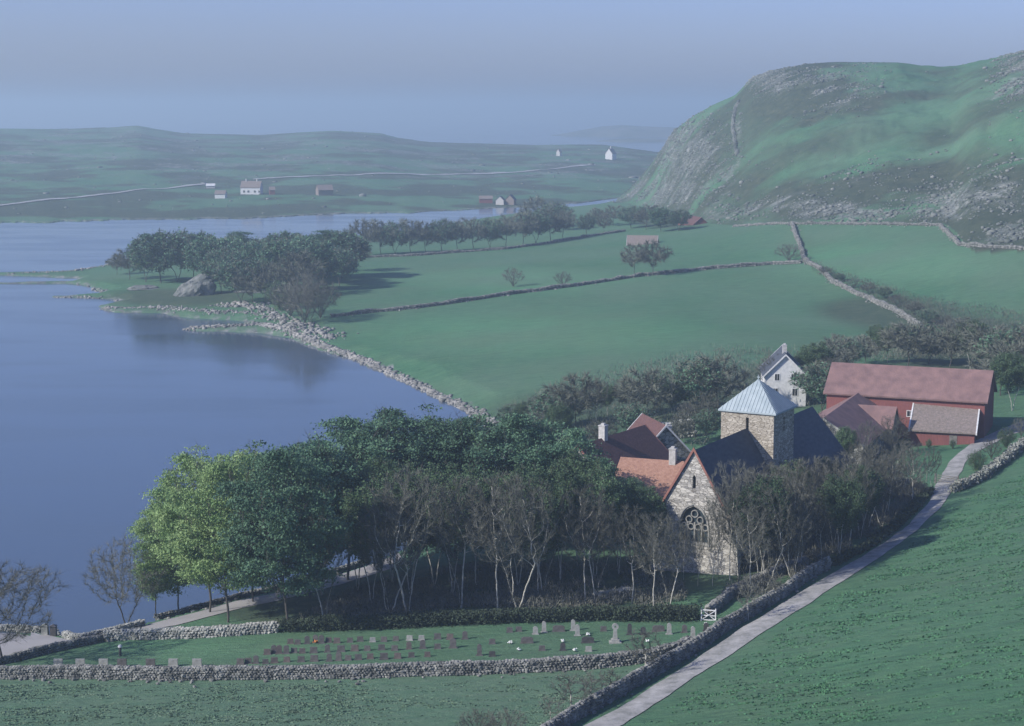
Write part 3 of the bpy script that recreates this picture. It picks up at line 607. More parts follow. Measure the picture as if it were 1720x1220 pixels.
house('field_barn', 'small grey stone barn standing alone in the green field', 'barn', P(1055, 396, 13.8), P(1104, 396.5, 13.8), 7, 10.6, 13.8, 8, M_rubble, M_shedroof, verge=M_chim)
house('cabin', 'small dark red cabin at the foot of the rocky hill', 'cabin', P(1152, 361, 16.5), P(1178, 366, 16.5), 7, 13.5, 16.5, 10.5, M_barnwall, M_redtile)
# houses across the water
def farhouse(name, label, cat, px, py, wpx, hw_m, wallh, roofh, rot, mw_, mr_, chim=(), win=(), group=None):
    b0 = hit(px, py); r = math.hypot(b0[0], b0[1]); Lm = wpx * r / F; c, s = math.cos(rot), math.sin(rot)
    A = (b0[0] - c * Lm / 2, b0[1] - s * Lm / 2); Bq = (b0[0] + c * Lm / 2, b0[1] + s * Lm / 2)
    return house(name, label, cat, A, Bq, hw_m, b0[2] + wallh, b0[2] + wallh + roofh, b0[2] - .1, mw_, mr_, over=.25, chim=chim, win=win, group=group)
farhouse('farmhouse', 'largest white farmhouse with grey roof on the far shore', 'house', 423, 326, 33, 8, 4.6, 4, -.12, M_white, M_shedroof, chim=((3, 0, 1.4, .9), (10.5, 0, 1.4, .9)), win=[('R', u, 1.2, 1.3, 1.4) for u in (2.5, 5.5, 10, 13)])
farhouse('outbuilding', 'low white outbuilding left of the white farmhouse', 'shed', 371, 333, 17, 6, 2.8, 2.2, -.05, M_white, M_shedroof)
farhouse('shed', 'tiny pale roofed shed beside the far road left of the farmhouse', 'shed', 354, 316, 14, 5, 1.6, 1.4, .1, M_chim, M_white)
farhouse('shed', 'small reddish shed just right of the white farmhouse', 'shed', 457, 327, 9, 5, 3.2, 2, .2, M_barnwall, M_shedroof)
farhouse('farmhouse', 'dull grey farmhouse with low roof on the far shore slope', 'house', 545, 328, 25, 8, 3.6, 3.2, .35, M_shedroof, M_shedroof)
farhouse('boathouse', 'low reddish boathouse with pale end by the far water edge', 'boathouse', 816, 341, 22, 6, 2.8, 1.8, .05, M_barnwall, M_shedroof)
farhouse('boathouse', 'pale fronted boathouse with dark roof beside the reddish boathouse', 'boathouse', 841, 344, 9, 5.5, 3.0, 2.4, 1.2, M_chim, M_slate)
farhouse('boathouse', 'small brown boathouse right of the pale fronted boathouse', 'boathouse', 858, 344, 11, 6, 3.4, 3.0, 1.2, M_shedroof, M_slate)
farhouse('farmhouse', 'tall white house alone near the skyline left of the hill', 'house', 1026, 268, 14, 8, 6.0, 5, 1.0, M_white, M_shedroof, chim=((4, 0, 2.0, 1.2),))
farhouse('cottage', 'tiny pale cottage on the distant ridge', 'cottage', 939, 262, 5, 5, 4.0, 3, .8, M_chim, M_shedroof)

# ---------------------------------------------------------------- stones
rng = np.random.default_rng(7)
def ico():
    b = bmesh.new(); bmesh.ops.create_icosphere(b, subdivisions=1, radius=1); V = np.array([v.co[:] for v in b.verts]); Fc = np.array([[v.index for v in f.verts] for f in b.faces]); b.free(); return V, Fc
IV, IF = ico()
def stones(C, S, squash=.75, seed=1, boxy=.35):
    """C: centres (n,3), S: size (n,) -> V,F"""
    g = np.random.default_rng(seed); n = len(C); C = np.asarray(C); S = np.asarray(S)
    V = IV[None].repeat(n, 0); V = np.sign(V) * np.abs(V) ** (1 - boxy)
    V = V * (1 + g.uniform(-.22, .22, V.shape)); V = V * g.uniform(.7, 1.25, (n, 1, 3)); V[..., 2] *= squash
    a = g.uniform(0, 2 * math.pi, n); c, s = np.cos(a)[:, None], np.sin(a)[:, None]
    x = V[..., 0] * c - V[..., 1] * s; y = V[..., 0] * s + V[..., 1] * c; V = np.stack([x, y, V[..., 2]], -1) * S[:, None, None] * .5 + C[:, None]
    Fc = IF[None] + (np.arange(n) * len(IV))[:, None, None]
    return V.reshape(-1, 3), Fc.reshape(-1, 3)
def wall(name, label, pts, h, th=.8, ss=.4, m=M_stone, cat='stone wall', seed=1, world=False, group=None, hvar=.12, sides=(1, -1), gapf=.92, tumble=0):
    Wp = [p[:2] for p in pts] if world else [hit(*p)[:2] for p in pts]
    Wp = np.array(Wp); seg = np.hypot(*np.diff(Wp, axis=0).T); cum = np.concatenate([[0], np.cumsum(seg)]); Lw = cum[-1]
    n = max(3, int(Lw / max(ss * 2, .8))); s = np.linspace(0, Lw, n); x = np.interp(s, cum, Wp[:, 0]); y = np.interp(s, cum, Wp[:, 1])
    x = x + fbm(s / 6, s * 0, 2, seed) * .25; y = y + fbm(s / 6, s * 0 + 5, 2, seed) * .25
    dx = np.gradient(x); dy = np.gradient(y); l = np.hypot(dx, dy); nx_, ny_ = -dy / l, dx / l
    z = np.maximum(G(x, y), 0); hh = h * (1 + hvar * fbm(s / 4, s * 0 + 9, 3, seed + 3)); hh = hh if np.ndim(hh) else np.full(n, hh)
    V = []
    for k in range(n):
        for (o_, q) in ((-.5, -.5), (-.40, hh[k] * .93), (.40, hh[k] * .93), (.5, -.5)): V.append((x[k] + nx_[k] * th * o_, y[k] + ny_[k] * th * o_, z[k] + q))
    Fq = []
    for k in range(n - 1):
        a = k * 4
        for i in range(3): Fq.append((a + i, a + 4 + i, a + 5 + i, a + i + 1))
    Fq.append((0, 1, 2, 3)); Fq.append((4 * n - 1, 4 * n - 2, 4 * n - 3, 4 * n - 4))
    g = np.random.default_rng(seed); C = []; S = []
    rows = max(1, int(h / (ss * .62)))
    for sd in sides:
        for r_ in range(rows):
            q = np.arange(g.uniform(0, ss), Lw, ss * gapf); q = q + g.uniform(-.1, .1, len(q)) * ss
            u = (r_ + .5) / rows; hq = np.interp(q, s, hh); zz = np.interp(q, s, z) + hq * (u * .96)
            off = sd * th * (.5 - .1 * u) * (1 + g.uniform(-.1, .15, len(q)))
            C.append(np.stack([np.interp(q, s, x) + np.interp(q, s, nx_) * off, np.interp(q, s, y) + np.interp(q, s, ny_) * off, zz + g.uniform(-.05, .05, len(q))], -1)); S.append(ss * g.uniform(.75, 1.3, len(q)))
    for off0 in (-.22, .22) if th > .5 else (0,):
        q = np.arange(0, Lw, ss * gapf); off = th * off0 + g.uniform(-.1, .1, len(q))
        C.append(np.stack([np.interp(q, s, x) + np.interp(q, s, nx_) * off, np.interp(q, s, y) + np.interp(q, s, ny_) * off, np.interp(q, s, z) + np.interp(q, s, hh) * .97], -1)); S.append(ss * g.uniform(.8, 1.35, len(q)))
    if tumble:
        q = g.uniform(0, Lw, tumble); off = g.normal(0, th * 1.1, tumble); xx = np.interp(q, s, x) + np.interp(q, s, nx_) * off; yy = np.interp(q, s, y) + np.interp(q, s, ny_) * off
        C.append(np.stack([xx, yy, G(xx, yy) + .1], -1)); S.append(ss * g.uniform(.6, 1.4, tumble))
    C = np.concatenate(C); S = np.concatenate(S)
    V2, F2 = stones(C, S, .72, seed); b0 = len(V)
    mb = MB(); mb.v = V + [tuple(v) for v in V2]; mb.f = Fq + [tuple(int(i) + b0 for i in f) for f in F2]
    o = mb.build(name, M_core, fix=False); o.data.materials.append(m)
    mi = np.zeros(len(o.data.polygons), dtype=np.int32); mi[len(Fq):] = 1; o.data.polygons.foreach_set('material_index', mi)
    return prop(o, label, cat, group)
wall('stone_wall', 'long dry stone wall along the front of the graveyard', [(-60, 1138), (0, 1139), (150, 1139), (280, 1142), (400, 1141), (560, 1138), (740, 1134), (900, 1127), (1000, 1122), (1050, 1117), (1100, 1110), (1140, 1098), (1160, 1088)], 1.25, .8, .36, seed=11, tumble=200)
wall('stone_wall', 'pale boulder wall behind the graveyard lawn at its left end', [(178, 1078), (215, 1074), (250, 1074), (320, 1072), (400, 1067), (468, 1061)], 1.1, .8, .42, M_stonew, seed=12)
wall('stone_wall', 'low dark stone wall between the car park and the graveyard', [(-40, 1124), (10, 1114), (66, 1099), (128, 1086), (190, 1074), (235, 1066)], .8, .6, .35, seed=13)
wall('stone_wall', 'low pale sea wall with gap at the car park edge', [(-60, 1059), (10, 1060), (72, 1063)], .7, .6, .35, M_stonew, seed=14)
wall('stone_wall', 'short curved low sea wall right of the car park gap', [(92, 1066), (112, 1072), (130, 1076), (160, 1071), (200, 1062), (240, 1052)], .7, .6, .35, M_stonew, seed=15)
wall('stone_wall', 'thin dark sea wall along the shore road under the green trees', [(262, 1042), (300, 1033), (350, 1020), (400, 1006), (440, 996), (480, 988), (560, 965), (620, 946)], .7, .5, .35, seed=16)
wall('stone_wall', 'tall stone wall with dark face beside the curved farm track', [(880, 1262), (962, 1212), (1000, 1192), (1060, 1158), (1110, 1130), (1165, 1096), (1215, 1064), (1260, 1036), (1310, 1005), (1355, 976), (1392, 957)], 1.45, .5, .36, seed=17, tumble=90)
wall('stone_wall', 'long dry stone wall crossing the middle of the green fields', [(556, 533), (620, 526), (700, 518), (780, 507), (850, 496), (960, 482), (1080, 464), (1200, 452), (1300, 444), (1345, 443)], .9, .8, .55, M_stone, seed=18, hvar=.5, tumble=200)
wall('stone_wall', 'stone wall with shaded side running from the hill foot down the right field', [(1330, 377), (1338, 400), (1345, 418), (1360, 445), (1400, 476), (1460, 503), (1540, 547), (1590, 572)], 1.1, .8, .55, M_stone, seed=19, hvar=.4, tumble=150)
wall('stone_wall', 'short stone wall dropping from the hill foot at the upper right field corner', [(1578, 379), (1600, 400), (1612, 413), (1650, 416), (1740, 421)], .9, .8, .6, M_stone, seed=20, hvar=.5, tumble=80)
wall('stone_wall', 'broken stone wall along the top of the fields at the hill foot', [(1232, 381), (1280, 378), (1330, 377), (1400, 377), (1500, 378), (1578, 379)], .7, .8, .6, M_stone, seed=21, hvar=.6, tumble=260)
wall('stone_wall', 'low stone wall under the row of bare trees at the far field edge', [(560, 436), (620, 433), (700, 430), (780, 424), (850, 419), (930, 408), (1000, 396), (1050, 389)], .9, .7, .5, seed=22, hvar=.5, tumble=80)
wall('stone_wall', 'broken stone wall climbing the steep face of the hill', [(1242, 170), (1236, 182), (1232, 200), (1231, 220), (1235, 240), (1238, 262)], 1.0, 1.2, 1.1, M_scree, seed=23, hvar=.6, tumble=40)
wall('stone_wall', 'ruined grey stone wall behind the monastery wings', [(1092, 742), (1112, 738), (1135, 736), (1165, 733)], 2.6, 1.2, .7, M_stonew, seed=24, hvar=.4)
wall('stone_wall', 'short low wall of tumbled stones among the bare trees behind the hedge', [(1000, 1008), (1030, 1001), (1060, 997)], .8, .9, .45, M_stonew, seed=25, hvar=.5, tumble=30)
wall('stone_wall', 'dark churchyard wall running up from the white gate', [(1188, 1034), (1215, 1012), (1240, 994), (1290, 972), (1350, 950)], 1.0, .7, .4, seed=26)
# rough stones: shoreline and scree (uncountable)
def along(poly, n, spread, seed, size, lift=.1):
    g = np.random.default_rng(seed); Wp = np.array([p[:2] for p in poly]); seg = np.hypot(*np.diff(Wp, axis=0).T); cum = np.concatenate([[0], np.cumsum(seg)])
    q = g.uniform(0, cum[-1], n); x = np.interp(q, cum, Wp[:, 0]) + g.normal(0, spread, n); y = np.interp(q, cum, Wp[:, 1]) + g.normal(0, spread, n)
    z = G(x, y); k = z > -.6; s = size * np.clip(g.lognormal(0, .4, n), .3, 2.2); return np.stack([x, y, np.maximum(z, -.1) + s * lift], -1)[k], s[k]
C1, S1 = along([P(x, y, .3) for x, y in [(830, 715), (800, 694), (770, 680), (735, 664), (700, 646), (650, 624), (600, 602), (550, 586), (520, 574), (490, 562)]], 2000, .65, 31, .6)
C2, S2 = along([P(x, y, .5) for x, y in [(560, 575), (520, 560), (480, 548), (440, 528), (400, 521), (370, 523)]], 600, 2.2, 32, .8)
C3, S3 = along([P(x, y, .2) for x, y in [(490, 562), (440, 552), (380, 552), (300, 553)]], 700, 1.0, 33, .6)
C4, S4 = along([P(x, y, .3) for x, y in [(440, 535), (360, 531), (280, 522), (200, 520), (170, 518)]], 600, 1.2, 34, .5)
C5, S5 = along([P(x, y, .3) for x, y in [(200, 505), (150, 499), (90, 499)]], 200, .9, 35, .5)
C6, S6 = along([P(x, y, .3) for x, y in [(170, 490), (130, 478), (0, 477), (-40, 477), (0, 462), (120, 457), (190, 445)]], 500, 1.2, 36, .6)
C = np.concatenate([C1, C2, C3, C4, C5, C6]); Sx = np.concatenate([S1, S2, S3, S4, S5, S6]); V, Fc = stones(C, Sx, .7, 40)
o = link('shore_stones', mesh_np('shore_stones', V, Fc), M_shore); prop(o, 'pale stones and boulders heaped along the water edge of the bay', 'stones', kind='stuff')
C, Sx = along([P(x, y, 1.9) for x, y in [(262, 1040), (350, 1018), (440, 994), (560, 962)]], 300, .8, 41, .5)
V, Fc = stones(C, Sx, .7, 42); o = link('shore_stones', mesh_np('shore_stones', V, Fc), M_stone); prop(o, 'dark stones at the foot of the shore road sea wall', 'stones', kind='stuff')
g = np.random.default_rng(50)
ii = np.argwhere(inhill & (RR < RRG) & (PX > 1000) & (PX < 1760)); w_ = (rockw + .035)[ii[:, 0], ii[:, 1]] ** 2.0 * (rk[ii[:, 0], ii[:, 1]] > .42) * (np.gradient(R)[ii[:, 0]]) * R[ii[:, 0]]
pick = g.choice(len(ii), 13000, p=w_ / w_.sum()); q = ii[pick]; x = GX[q[:, 0], q[:, 1]] + g.uniform(-2, 2, len(q)); y = GY[q[:, 0], q[:, 1]] + g.uniform(-2, 2, len(q))
s = np.clip(.66 * g.lognormal(0, .5, len(q)), 0, 2.6); V, Fc = stones(np.stack([x, y, G(x, y) + s * .1], -1), s, .6, 51)
o = link('scree', mesh_np('scree', V, Fc), M_scree); prop(o, 'grey boulders and scree scattered over the right hand hill', 'boulders', kind='stuff')
ii = np.argwhere(isfar & (U > .02) & (U < 1) & (PX > -40) & (PX < 1130)); w_ = (np.gradient(R)[ii[:, 0]]) * R[ii[:, 0]] * (farrk[ii[:, 0], ii[:, 1]] > .52)
pick = g.choice(len(ii), 900, p=w_ / w_.sum()); q = ii[pick]; x = GX[q[:, 0], q[:, 1]]; y = GY[q[:, 0], q[:, 1]]; s = 1.3 * g.lognormal(0, .5, len(q))
V, Fc = stones(np.stack([x, y, G(x, y) + s * .05], -1), s, .5, 52); o = link('far_rocks', mesh_np('far_rocks', V, Fc), M_scree); prop(o, 'grey rocks dotted over the low land across the water', 'rocks', kind='stuff')
# outcrop by the peninsula wood
def outcrop(name, label, px, py, w_m, h_m, d_m, lean=.3, seed=3, m=M_rock):
    x0, y0, z0 = hit(px, py); b = bmesh.new(); bmesh.ops.create_icosphere(b, subdivisions=4, radius=1)
    V = np.array([v.co[:] for v in b.verts]); V[:, 2] = np.where(V[:, 2] < 0, V[:, 2] * .3, V[:, 2])
    r = 1 + .28 * fbm(V[:, 0] * 2 + seed, V[:, 1] * 2 + V[:, 2] * 1.7, 4, seed) + .12 * fbm(V[:, 0] * 6 + seed, V[:, 1] * 6 + V[:, 2] * 5, 3, seed)
    V = V * r[:, None]; V[:, 0] = V[:, 0] * w_m / 2 + V[:, 2] * lean * w_m / 2; V[:, 1] *= d_m / 2; V[:, 2] *= h_m
    for v, c in zip(b.verts, V): v.co = c
    me = bpy.data.meshes.new(name); b.to_mesh(me); b.free(); o = link(name, me, m, loc=(x0, y0 + d_m * .3, z0)); return prop(o, label, 'rock')
outcrop('rock_outcrop', 'large bare grey rock outcrop at the foot of the peninsula wood', 322, 497, 13, 6.2, 9, .6, 3)
outcrop('rock_outcrop', 'low flat rock slab in the grass right of the large outcrop', 425, 492, 14, .9, 4, .1, 5)
outcrop('rock_outcrop', 'low rocks in the grass left of the large outcrop', 240, 487, 12, 1.3, 8, .1, 6)

# ---------------------------------------------------------------- trees
def colonize(seed, H, Rw, base, trunk_h, nat=900, multi=1, D=.5, kill=1.0, top=1.0, lean=.4, clump=26):
    g = np.random.default_rng(seed); zc = (H + base) / 2; hz = (H - base) / 2
    cen = []
    while len(cen) < clump:
        p = g.uniform(-1, 1, 3)
        if .25 < np.linalg.norm(p) < .92: cen.append(p)
    cen = np.array(cen); pts = []
    while len(pts) < nat:
        c = cen[g.integers(len(cen))] + g.normal(0, .2, 3); r = np.linalg.norm(c)
        if r < 1 and c[2] > -.95: pts.append(c)
    A_ = np.array(pts); A_[:, 0] *= Rw * np.where(A_[:, 2] < 0, 1, 1); A_[:, 1] *= Rw; A_[:, 2] = zc + A_[:, 2] * hz
    nodes = [(0, 0, 0)]; par = [-1]
    for k in range(multi):
        a = 2 * math.pi * (k + g.uniform(0, .5)) / multi; sp_ = 0.0 if multi == 1 else g.uniform(.18, .42); last = 0; p = np.array([0., 0, 0])
        th_ = trunk_h * g.uniform(.85, 1.3); n = int(th_ / D); b1 = g.uniform(-.15, .15, 2)
        for i in range(n):
            d = np.array([math.cos(a) * sp_ + b1[0] * math.sin(i * .5), math.sin(a) * sp_ + b1[1] * math.cos(i * .6), 1]) + g.normal(0, .07, 3)
            p = p + d / np.linalg.norm(d) * D; nodes.append(tuple(p)); par.append(last); last = len(nodes) - 1
    Nn = np.array(nodes); par = list(par); alive = np.ones(len(A_), bool); nearest = np.full(len(A_), -1); nd = np.full(len(A_), 1e9)
    start = 0
    for it in range(90):
        new = Nn[start:]
        if len(new):
            dd = np.linalg.norm(A_[:, None] - new[None], axis=2); j = dd.argmin(1); v = dd[np.arange(len(A_)), j]; upd = v < nd; nd[upd] = v[upd]; nearest[upd] = j[upd] + start
        alive &= nd > kill
        if not alive.any(): break
        start = len(Nn); add = []; ap = []
        for n in np.unique(nearest[alive]):
            sel = alive & (nearest == n); d = A_[sel] - Nn[n]; d = (d / np.linalg.norm(d, axis=1)[:, None]).mean(0) + g.normal(0, .12, 3) + np.array([0, 0, .08]); d /= np.linalg.norm(d) + 1e-9
            add.append(Nn[n] + d * D); ap.append(int(n))
        Nn = np.vstack([Nn, add]); par += ap
        if len(Nn) > 5200: break
    return Nn, np.array(par)
def tree_mesh(key, seed, H, Rw, base, trunk_h, nat=900, multi=1, leaves=0, twigs=5, twl=.9, tip=.016, expo=2.35, lsz=.22, clr=.75, top=1, tw=.03, rmax=None, D=.5, kill=1.0, bigr=.045, up=.25, spray=0):
    Nn, par = colonize(seed, H, Rw, base, trunk_h, nat, multi, D=D, kill=kill); n = len(Nn); g = np.random.default_rng(seed + 5)
    acc = np.zeros(n); kids = np.bincount(par[1:], minlength=n); acc[kids == 0] = tip ** expo
    for i in range(n - 1, 0, -1): acc[par[i]] += acc[i]
    rad = acc ** (1 / expo)
    if rmax: rad = np.minimum(rad, rmax) if rad.max() <= rmax else rad * np.where(rad > .08, rmax / rad.max() + (1 - rmax / rad.max()) * np.clip(1 - (rad - .08) / (rad.max() - .08), 0, 1), 1)
    a = Nn[par[1:]]; b = Nn[1:]; ra_ = np.minimum(rad[par[1:]], rad[1:] * 1.8); rb = rad[1:]; d = b - a; l = np.linalg.norm(d, axis=1, keepdims=True); d = d / np.maximum(l, 1e-6)
    a = a - d * rb[:, None] * .4
    ref = np.where(np.abs(d[:, 2:3]) > .9, np.array([[1., 0, 0]]), np.array([[0, 0, 1.]])); u = np.cross(d, ref); u /= np.linalg.norm(u, axis=1, keepdims=True); w = np.cross(d, u)
    def tubes(m, k):
        if not m.any(): return np.zeros((0, 3)), np.zeros((0, 4), int)
        an = np.arange(k) * 2 * math.pi / k; off = u[m][:, None] * np.cos(an)[None, :, None] + w[m][:, None] * np.sin(an)[None, :, None]
        A1 = a[m][:, None] + off * ra_[m][:, None, None]; B1 = b[m][:, None] + off * rb[m][:, None, None]; V = np.concatenate([A1, B1], 1)
        i = np.arange(k); f = np.stack([i, (i + 1) % k, (i + 1) % k + k, i + k], -1)[None] + (np.arange(m.sum()) * 2 * k)[:, None, None]
        return V.reshape(-1, 3), f.reshape(-1, 4)
    big = rb > bigr; V1, F1 = tubes(big, 6); V2, F2 = tubes(~big, 3)
    V1[:, 2] = np.where(V1[:, 2] < .05, V1[:, 2] - .5, V1[:, 2])
    Fk = F1
    trunk = mesh_np(key + '_trunk', V1, Fk, True)
    # crown: fine branches, twigs and leaves as quads
    small = np.where(rad < .05)[0]; small = small[small > 0]; VV_ = [V2]; FF = [F2]; off = len(V2)
    if twigs:
        T_ = np.repeat(small, twigs); p0 = Nn[T_] + g.normal(0, .04, (len(T_), 3)); dp = Nn[T_] - Nn[par[T_]]; dp /= np.linalg.norm(dp, axis=1, keepdims=True) + 1e-9
        dd = dp * .8 + g.normal(0, .55, (len(T_), 3)) + np.array([0, 0, up]); dd /= np.linalg.norm(dd, axis=1, keepdims=True); Lt = g.uniform(.5, 1.2, (len(T_), 1)) * twl; p1 = p0 + dd * Lt
        sd = np.cross(dd, g.normal(0, 1, dd.shape)); sd /= np.linalg.norm(sd, axis=1, keepdims=True)
        V = np.stack([p0 - sd * tw / 2, p0 + sd * tw / 2, p1 + sd * tw / 6, p1 - sd * tw / 6], 1).reshape(-1, 3); f = np.arange(len(V)).reshape(-1, 4) + off
        VV_.append(V); FF.append(f); off += len(V)
    nb = sum(len(f) for f in FF)
    if leaves:
        if spray:
            T0 = g.choice(small, spray); T_ = T0[g.integers(0, spray, leaves)]; c = Nn[T_] + g.normal(0, 1, (leaves, 3)) * np.array([.66, .66, .17]); c[:, 2] += .15 - .12 * np.hypot(c[:, 0] - Nn[T_][:, 0], c[:, 1] - Nn[T_][:, 1])
        else:
            T_ = g.choice(small, leaves); c = Nn[T_] + g.normal(0, clr * .5, (leaves, 3)); c[:, 2] += .1
        nrm = g.normal(0, 1, (leaves, 3)) + np.array([0, 0, 1.3 if spray else .7]); nrm /= np.linalg.norm(nrm, axis=1, keepdims=True); t1 = np.cross(nrm, g.normal(0, 1, nrm.shape)); t1 /= np.linalg.norm(t1, axis=1, keepdims=True); t2_ = np.cross(nrm, t1)
        sz = lsz * g.uniform(.6, 1.35, (leaves, 1)); V = np.stack([c - t1 * sz, c - t2_ * sz * .6, c + t1 * sz, c + t2_ * sz * .6], 1).reshape(-1, 3)
        VV_.append(V); FF.append(np.arange(len(V)).reshape(-1, 4) + off)
    crown = mesh_np(key + '_crown', np.concatenate(VV_), np.concatenate(FF))
    return trunk, crown, nb, float(Nn[:, 2].max()), float(np.hypot(Nn[:, 0], Nn[:, 1]).max())
LIB = {}
def variant(key, bark, twig, leaf, **kw):
    tr, cr, nb, h, w = tree_mesh(key, **kw); tr.materials.append(bark); cr.materials.append(twig)
    if leaf:
        cr.materials.append(leaf); mi = np.zeros(len(cr.polygons), dtype=np.int32); mi[nb:] = 1; cr.polygons.foreach_set('material_index', mi)
    LIB[key] = (tr, cr, h + .4, w)
def recolor(key, src, leaf, bark=None):
    tr, cr, h, w = LIB[src]; c2 = cr.copy(); c2.materials[1] = leaf; t2 = tr
    if bark: t2 = tr.copy(); t2.materials[0] = bark
    LIB[key] = (t2, c2, h, w)
variant('light0', M_barkd, M_barkd, M_leafl, seed=1, H=17, Rw=7.2, base=2.2, trunk_h=3.5, nat=1100, leaves=37000, twigs=3, lsz=.15, spray=400, rmax=.38)
variant('light1', M_barkd, M_barkd, M_leafl, seed=2, H=17, Rw=6.2, base=2.5, trunk_h=4.0, nat=1000, leaves=34000, twigs=3, lsz=.15, spray=370, rmax=.34)
recolor('dark0', 'light0', M_leafd); recolor('dark1', 'light1', M_leafd)
variant('dark2', M_barkd, M_barkd, M_leafd, seed=3, H=17, Rw=5.4, base=4, trunk_h=5, nat=900, leaves=26000, twigs=3, lsz=.16, spray=320, rmax=.34)
variant('bare0', M_barkp, M_twig, None, seed=11, H=16, Rw=4.8, base=4.6, trunk_h=5.2, nat=1100, multi=3, twigs=14, rmax=.19, tw=.036, bigr=.026, up=.6)
variant('bare1', M_barkp, M_twig, None, seed=12, H=16, Rw=4.2, base=5.2, trunk_h=6.0, nat=1000, multi=2, twigs=14, rmax=.18, tw=.036, bigr=.026, up=.6)
variant('bare2', M_barkp, M_twig, None, seed=13, H=16, Rw=4.4, base=5.2, trunk_h=6.4, nat=1000, multi=1, twigs=14, rmax=.20, tw=.036, bigr=.026, up=.6)
variant('bud0', M_barkp, M_twig, M_leafs, seed=14, H=16, Rw=4.6, base=5.0, trunk_h=5.5, nat=900, multi=2, leaves=19000, twigs=9, lsz=.15, rmax=.16, tw=.04, bigr=.026, up=.5)
variant('wide0', M_barkd, M_twig, None, seed=21, H=10, Rw=5.6, base=2.2, trunk_h=2.6, nat=1500, multi=1, twigs=13, twl=.7, rmax=.22, tw=.024, D=.4, kill=.75, tip=.011)
variant('wide1', M_barkd, M_twig, None, seed=22, H=10, Rw=4.8, base=2.6, trunk_h=3.0, nat=1300, multi=2, twigs=13, twl=.7, rmax=.18, tw=.024, D=.4, kill=.75, tip=.011)
variant('bush0', M_barkd, M_twig, None, seed=31, H=5, Rw=3.2, base=.5, trunk_h=.8, nat=500, multi=5, twigs=12, twl=.7, rmax=.09, tw=.026, D=.35, kill=.7)
variant('bush1', M_barkd, M_twig, M_leafs, seed=32, H=5, Rw=3.2, base=.4, trunk_h=.8, nat=450, multi=5, leaves=3500, twigs=9, twl=.7, lsz=.13, rmax=.09, tw=.026, D=.35, kill=.7)
variant('far0', M_barkd, M_twigf, None, seed=51, H=10, Rw=5.0, base=2.4, trunk_h=2.6, nat=420, multi=1, twigs=14, twl=1.2, rmax=.24, tw=.10)
variant('far1', M_barkd, M_twigf, M_leaff, seed=52, H=10, Rw=4.6, base=2.0, trunk_h=2.4, nat=420, multi=1, leaves=5000, lsz=.24, twigs=10, twl=1.2, rmax=.22, tw=.09)
variant('far2', M_barkd, M_twigf, M_leaff, seed=53, H=10, Rw=4.8, base=2.0, trunk_h=2.4, nat=420, multi=2, leaves=3000, lsz=.22, twigs=12, twl=1.2, rmax=.2, tw=.09)
variant('sapling0', M_barkp, M_twig, None, seed=41, H=5, Rw=1.9, base=1.4, trunk_h=1.8, nat=260, multi=1, twigs=9, twl=.6, rmax=.10, tw=.03, D=.3, kill=.6)
trng = random.Random(5)
def tree_at(name, cat, var, loc, h, label, group=None, w=1.0):
    tr, cr, H, Wd = LIB[var]; s = h / H; o = empty(name, loc, trng.uniform(0, 6.28), label, cat, group)
    for nm, me in (('trunk', tr), ('crown', cr)):
        c = bpy.data.objects.new(nm, me); COL.objects.link(c); c.parent = o; c.scale = (s * w, s * w, s)
    return o
def tree(var, px, py, top, label, name='bare_tree', cat='tree', group=None, w=1.0):
    x, y, z = hit(px, py); zt = Pr(px, top, math.hypot(x, y))[2]; return tree_at(name, cat, var, (x, y, z - .05), max(1.5, zt - z), label, group, w)
def row(items, tmpl, name, cat='tree', group=None):
    items = sorted(items, key=lambda q: q[1]); n = len(items)
    for i, it in enumerate(items):
        var, px, py, top = it[:4]; w = it[4] if len(it) > 4 else 1.0
        tree(var, px, py, top, tmpl.format(ordl(i, n)), name, cat, group, w)

row([('light1', 262, 1040, 838, .62), ('light0', 352, 1030, 748, .80), ('light0', 383, 1046, 758, .80), ('light1', 300, 1034, 800, .75), ('light1', 425, 1012, 738, .85), ('dark0', 482, 1060, 735, .80)],
    'large green leafy tree by the shore road, {} of its group', 'leafy_tree', group='green trees along the shore road')
row([('dark1', 520, 1005, 722, .9), ('dark0', 585, 975, 700, 1.0), ('dark1', 640, 960, 682, 1.05), ('dark0', 700, 945, 680, 1.0), ('dark1', 765, 940, 683, 1.0), ('dark0', 830, 930, 684, 1.0), ('dark1', 890, 920, 688, 1.0), ('dark0', 935, 925, 715, .95)],
    'dark green leafy tree at the back of the wood, {}', 'leafy_tree', group='dark green trees at the back of the wood')
row([('bud0', 540, 1000, 750), ('bud0', 600, 995, 790), ('bud0', 660, 985, 770), ('bud0', 730, 985, 780), ('bud0', 800, 985, 785), ('bud0', 870, 985, 780), ('bud0', 940, 980, 785), ('bud0', 1000, 975, 790), ('bud0', 1040, 965, 805), ('bud0', 970, 950, 760), ('dark2', 1015, 935, 768, .8), ('dark2', 1058, 945, 800, .8), ('bud0', 1080, 960, 820), ('bud0', 690, 1000, 790), ('bud0', 760, 1000, 800), ('bud0', 905, 1000, 800), ('bud0', 625, 1015, 810)],
    'thinly leaved tree in the middle of the wood, {} of its row', 'budding_tree', group='thinly leaved trees inside the wood')
row([('bare1', 545, 1046, 860), ('bare0', 655, 1035, 830), ('bare0', 685, 1034, 785), ('bare1', 775, 1022, 800), ('bare2', 835, 1027, 795), ('bare0', 870, 1028, 800), ('bare1', 912, 1000, 810), ('bare2', 982, 1014, 815), ('bare1', 1000, 1012, 830), ('bare2', 1062, 1014, 850), ('bare2', 1098, 1026, 858), ('bare1', 1124, 1024, 868)],
    'bare tree with pale trunk just behind the graveyard hedge, {}', 'bare_tree', group='pale trunked bare trees behind the graveyard hedge')
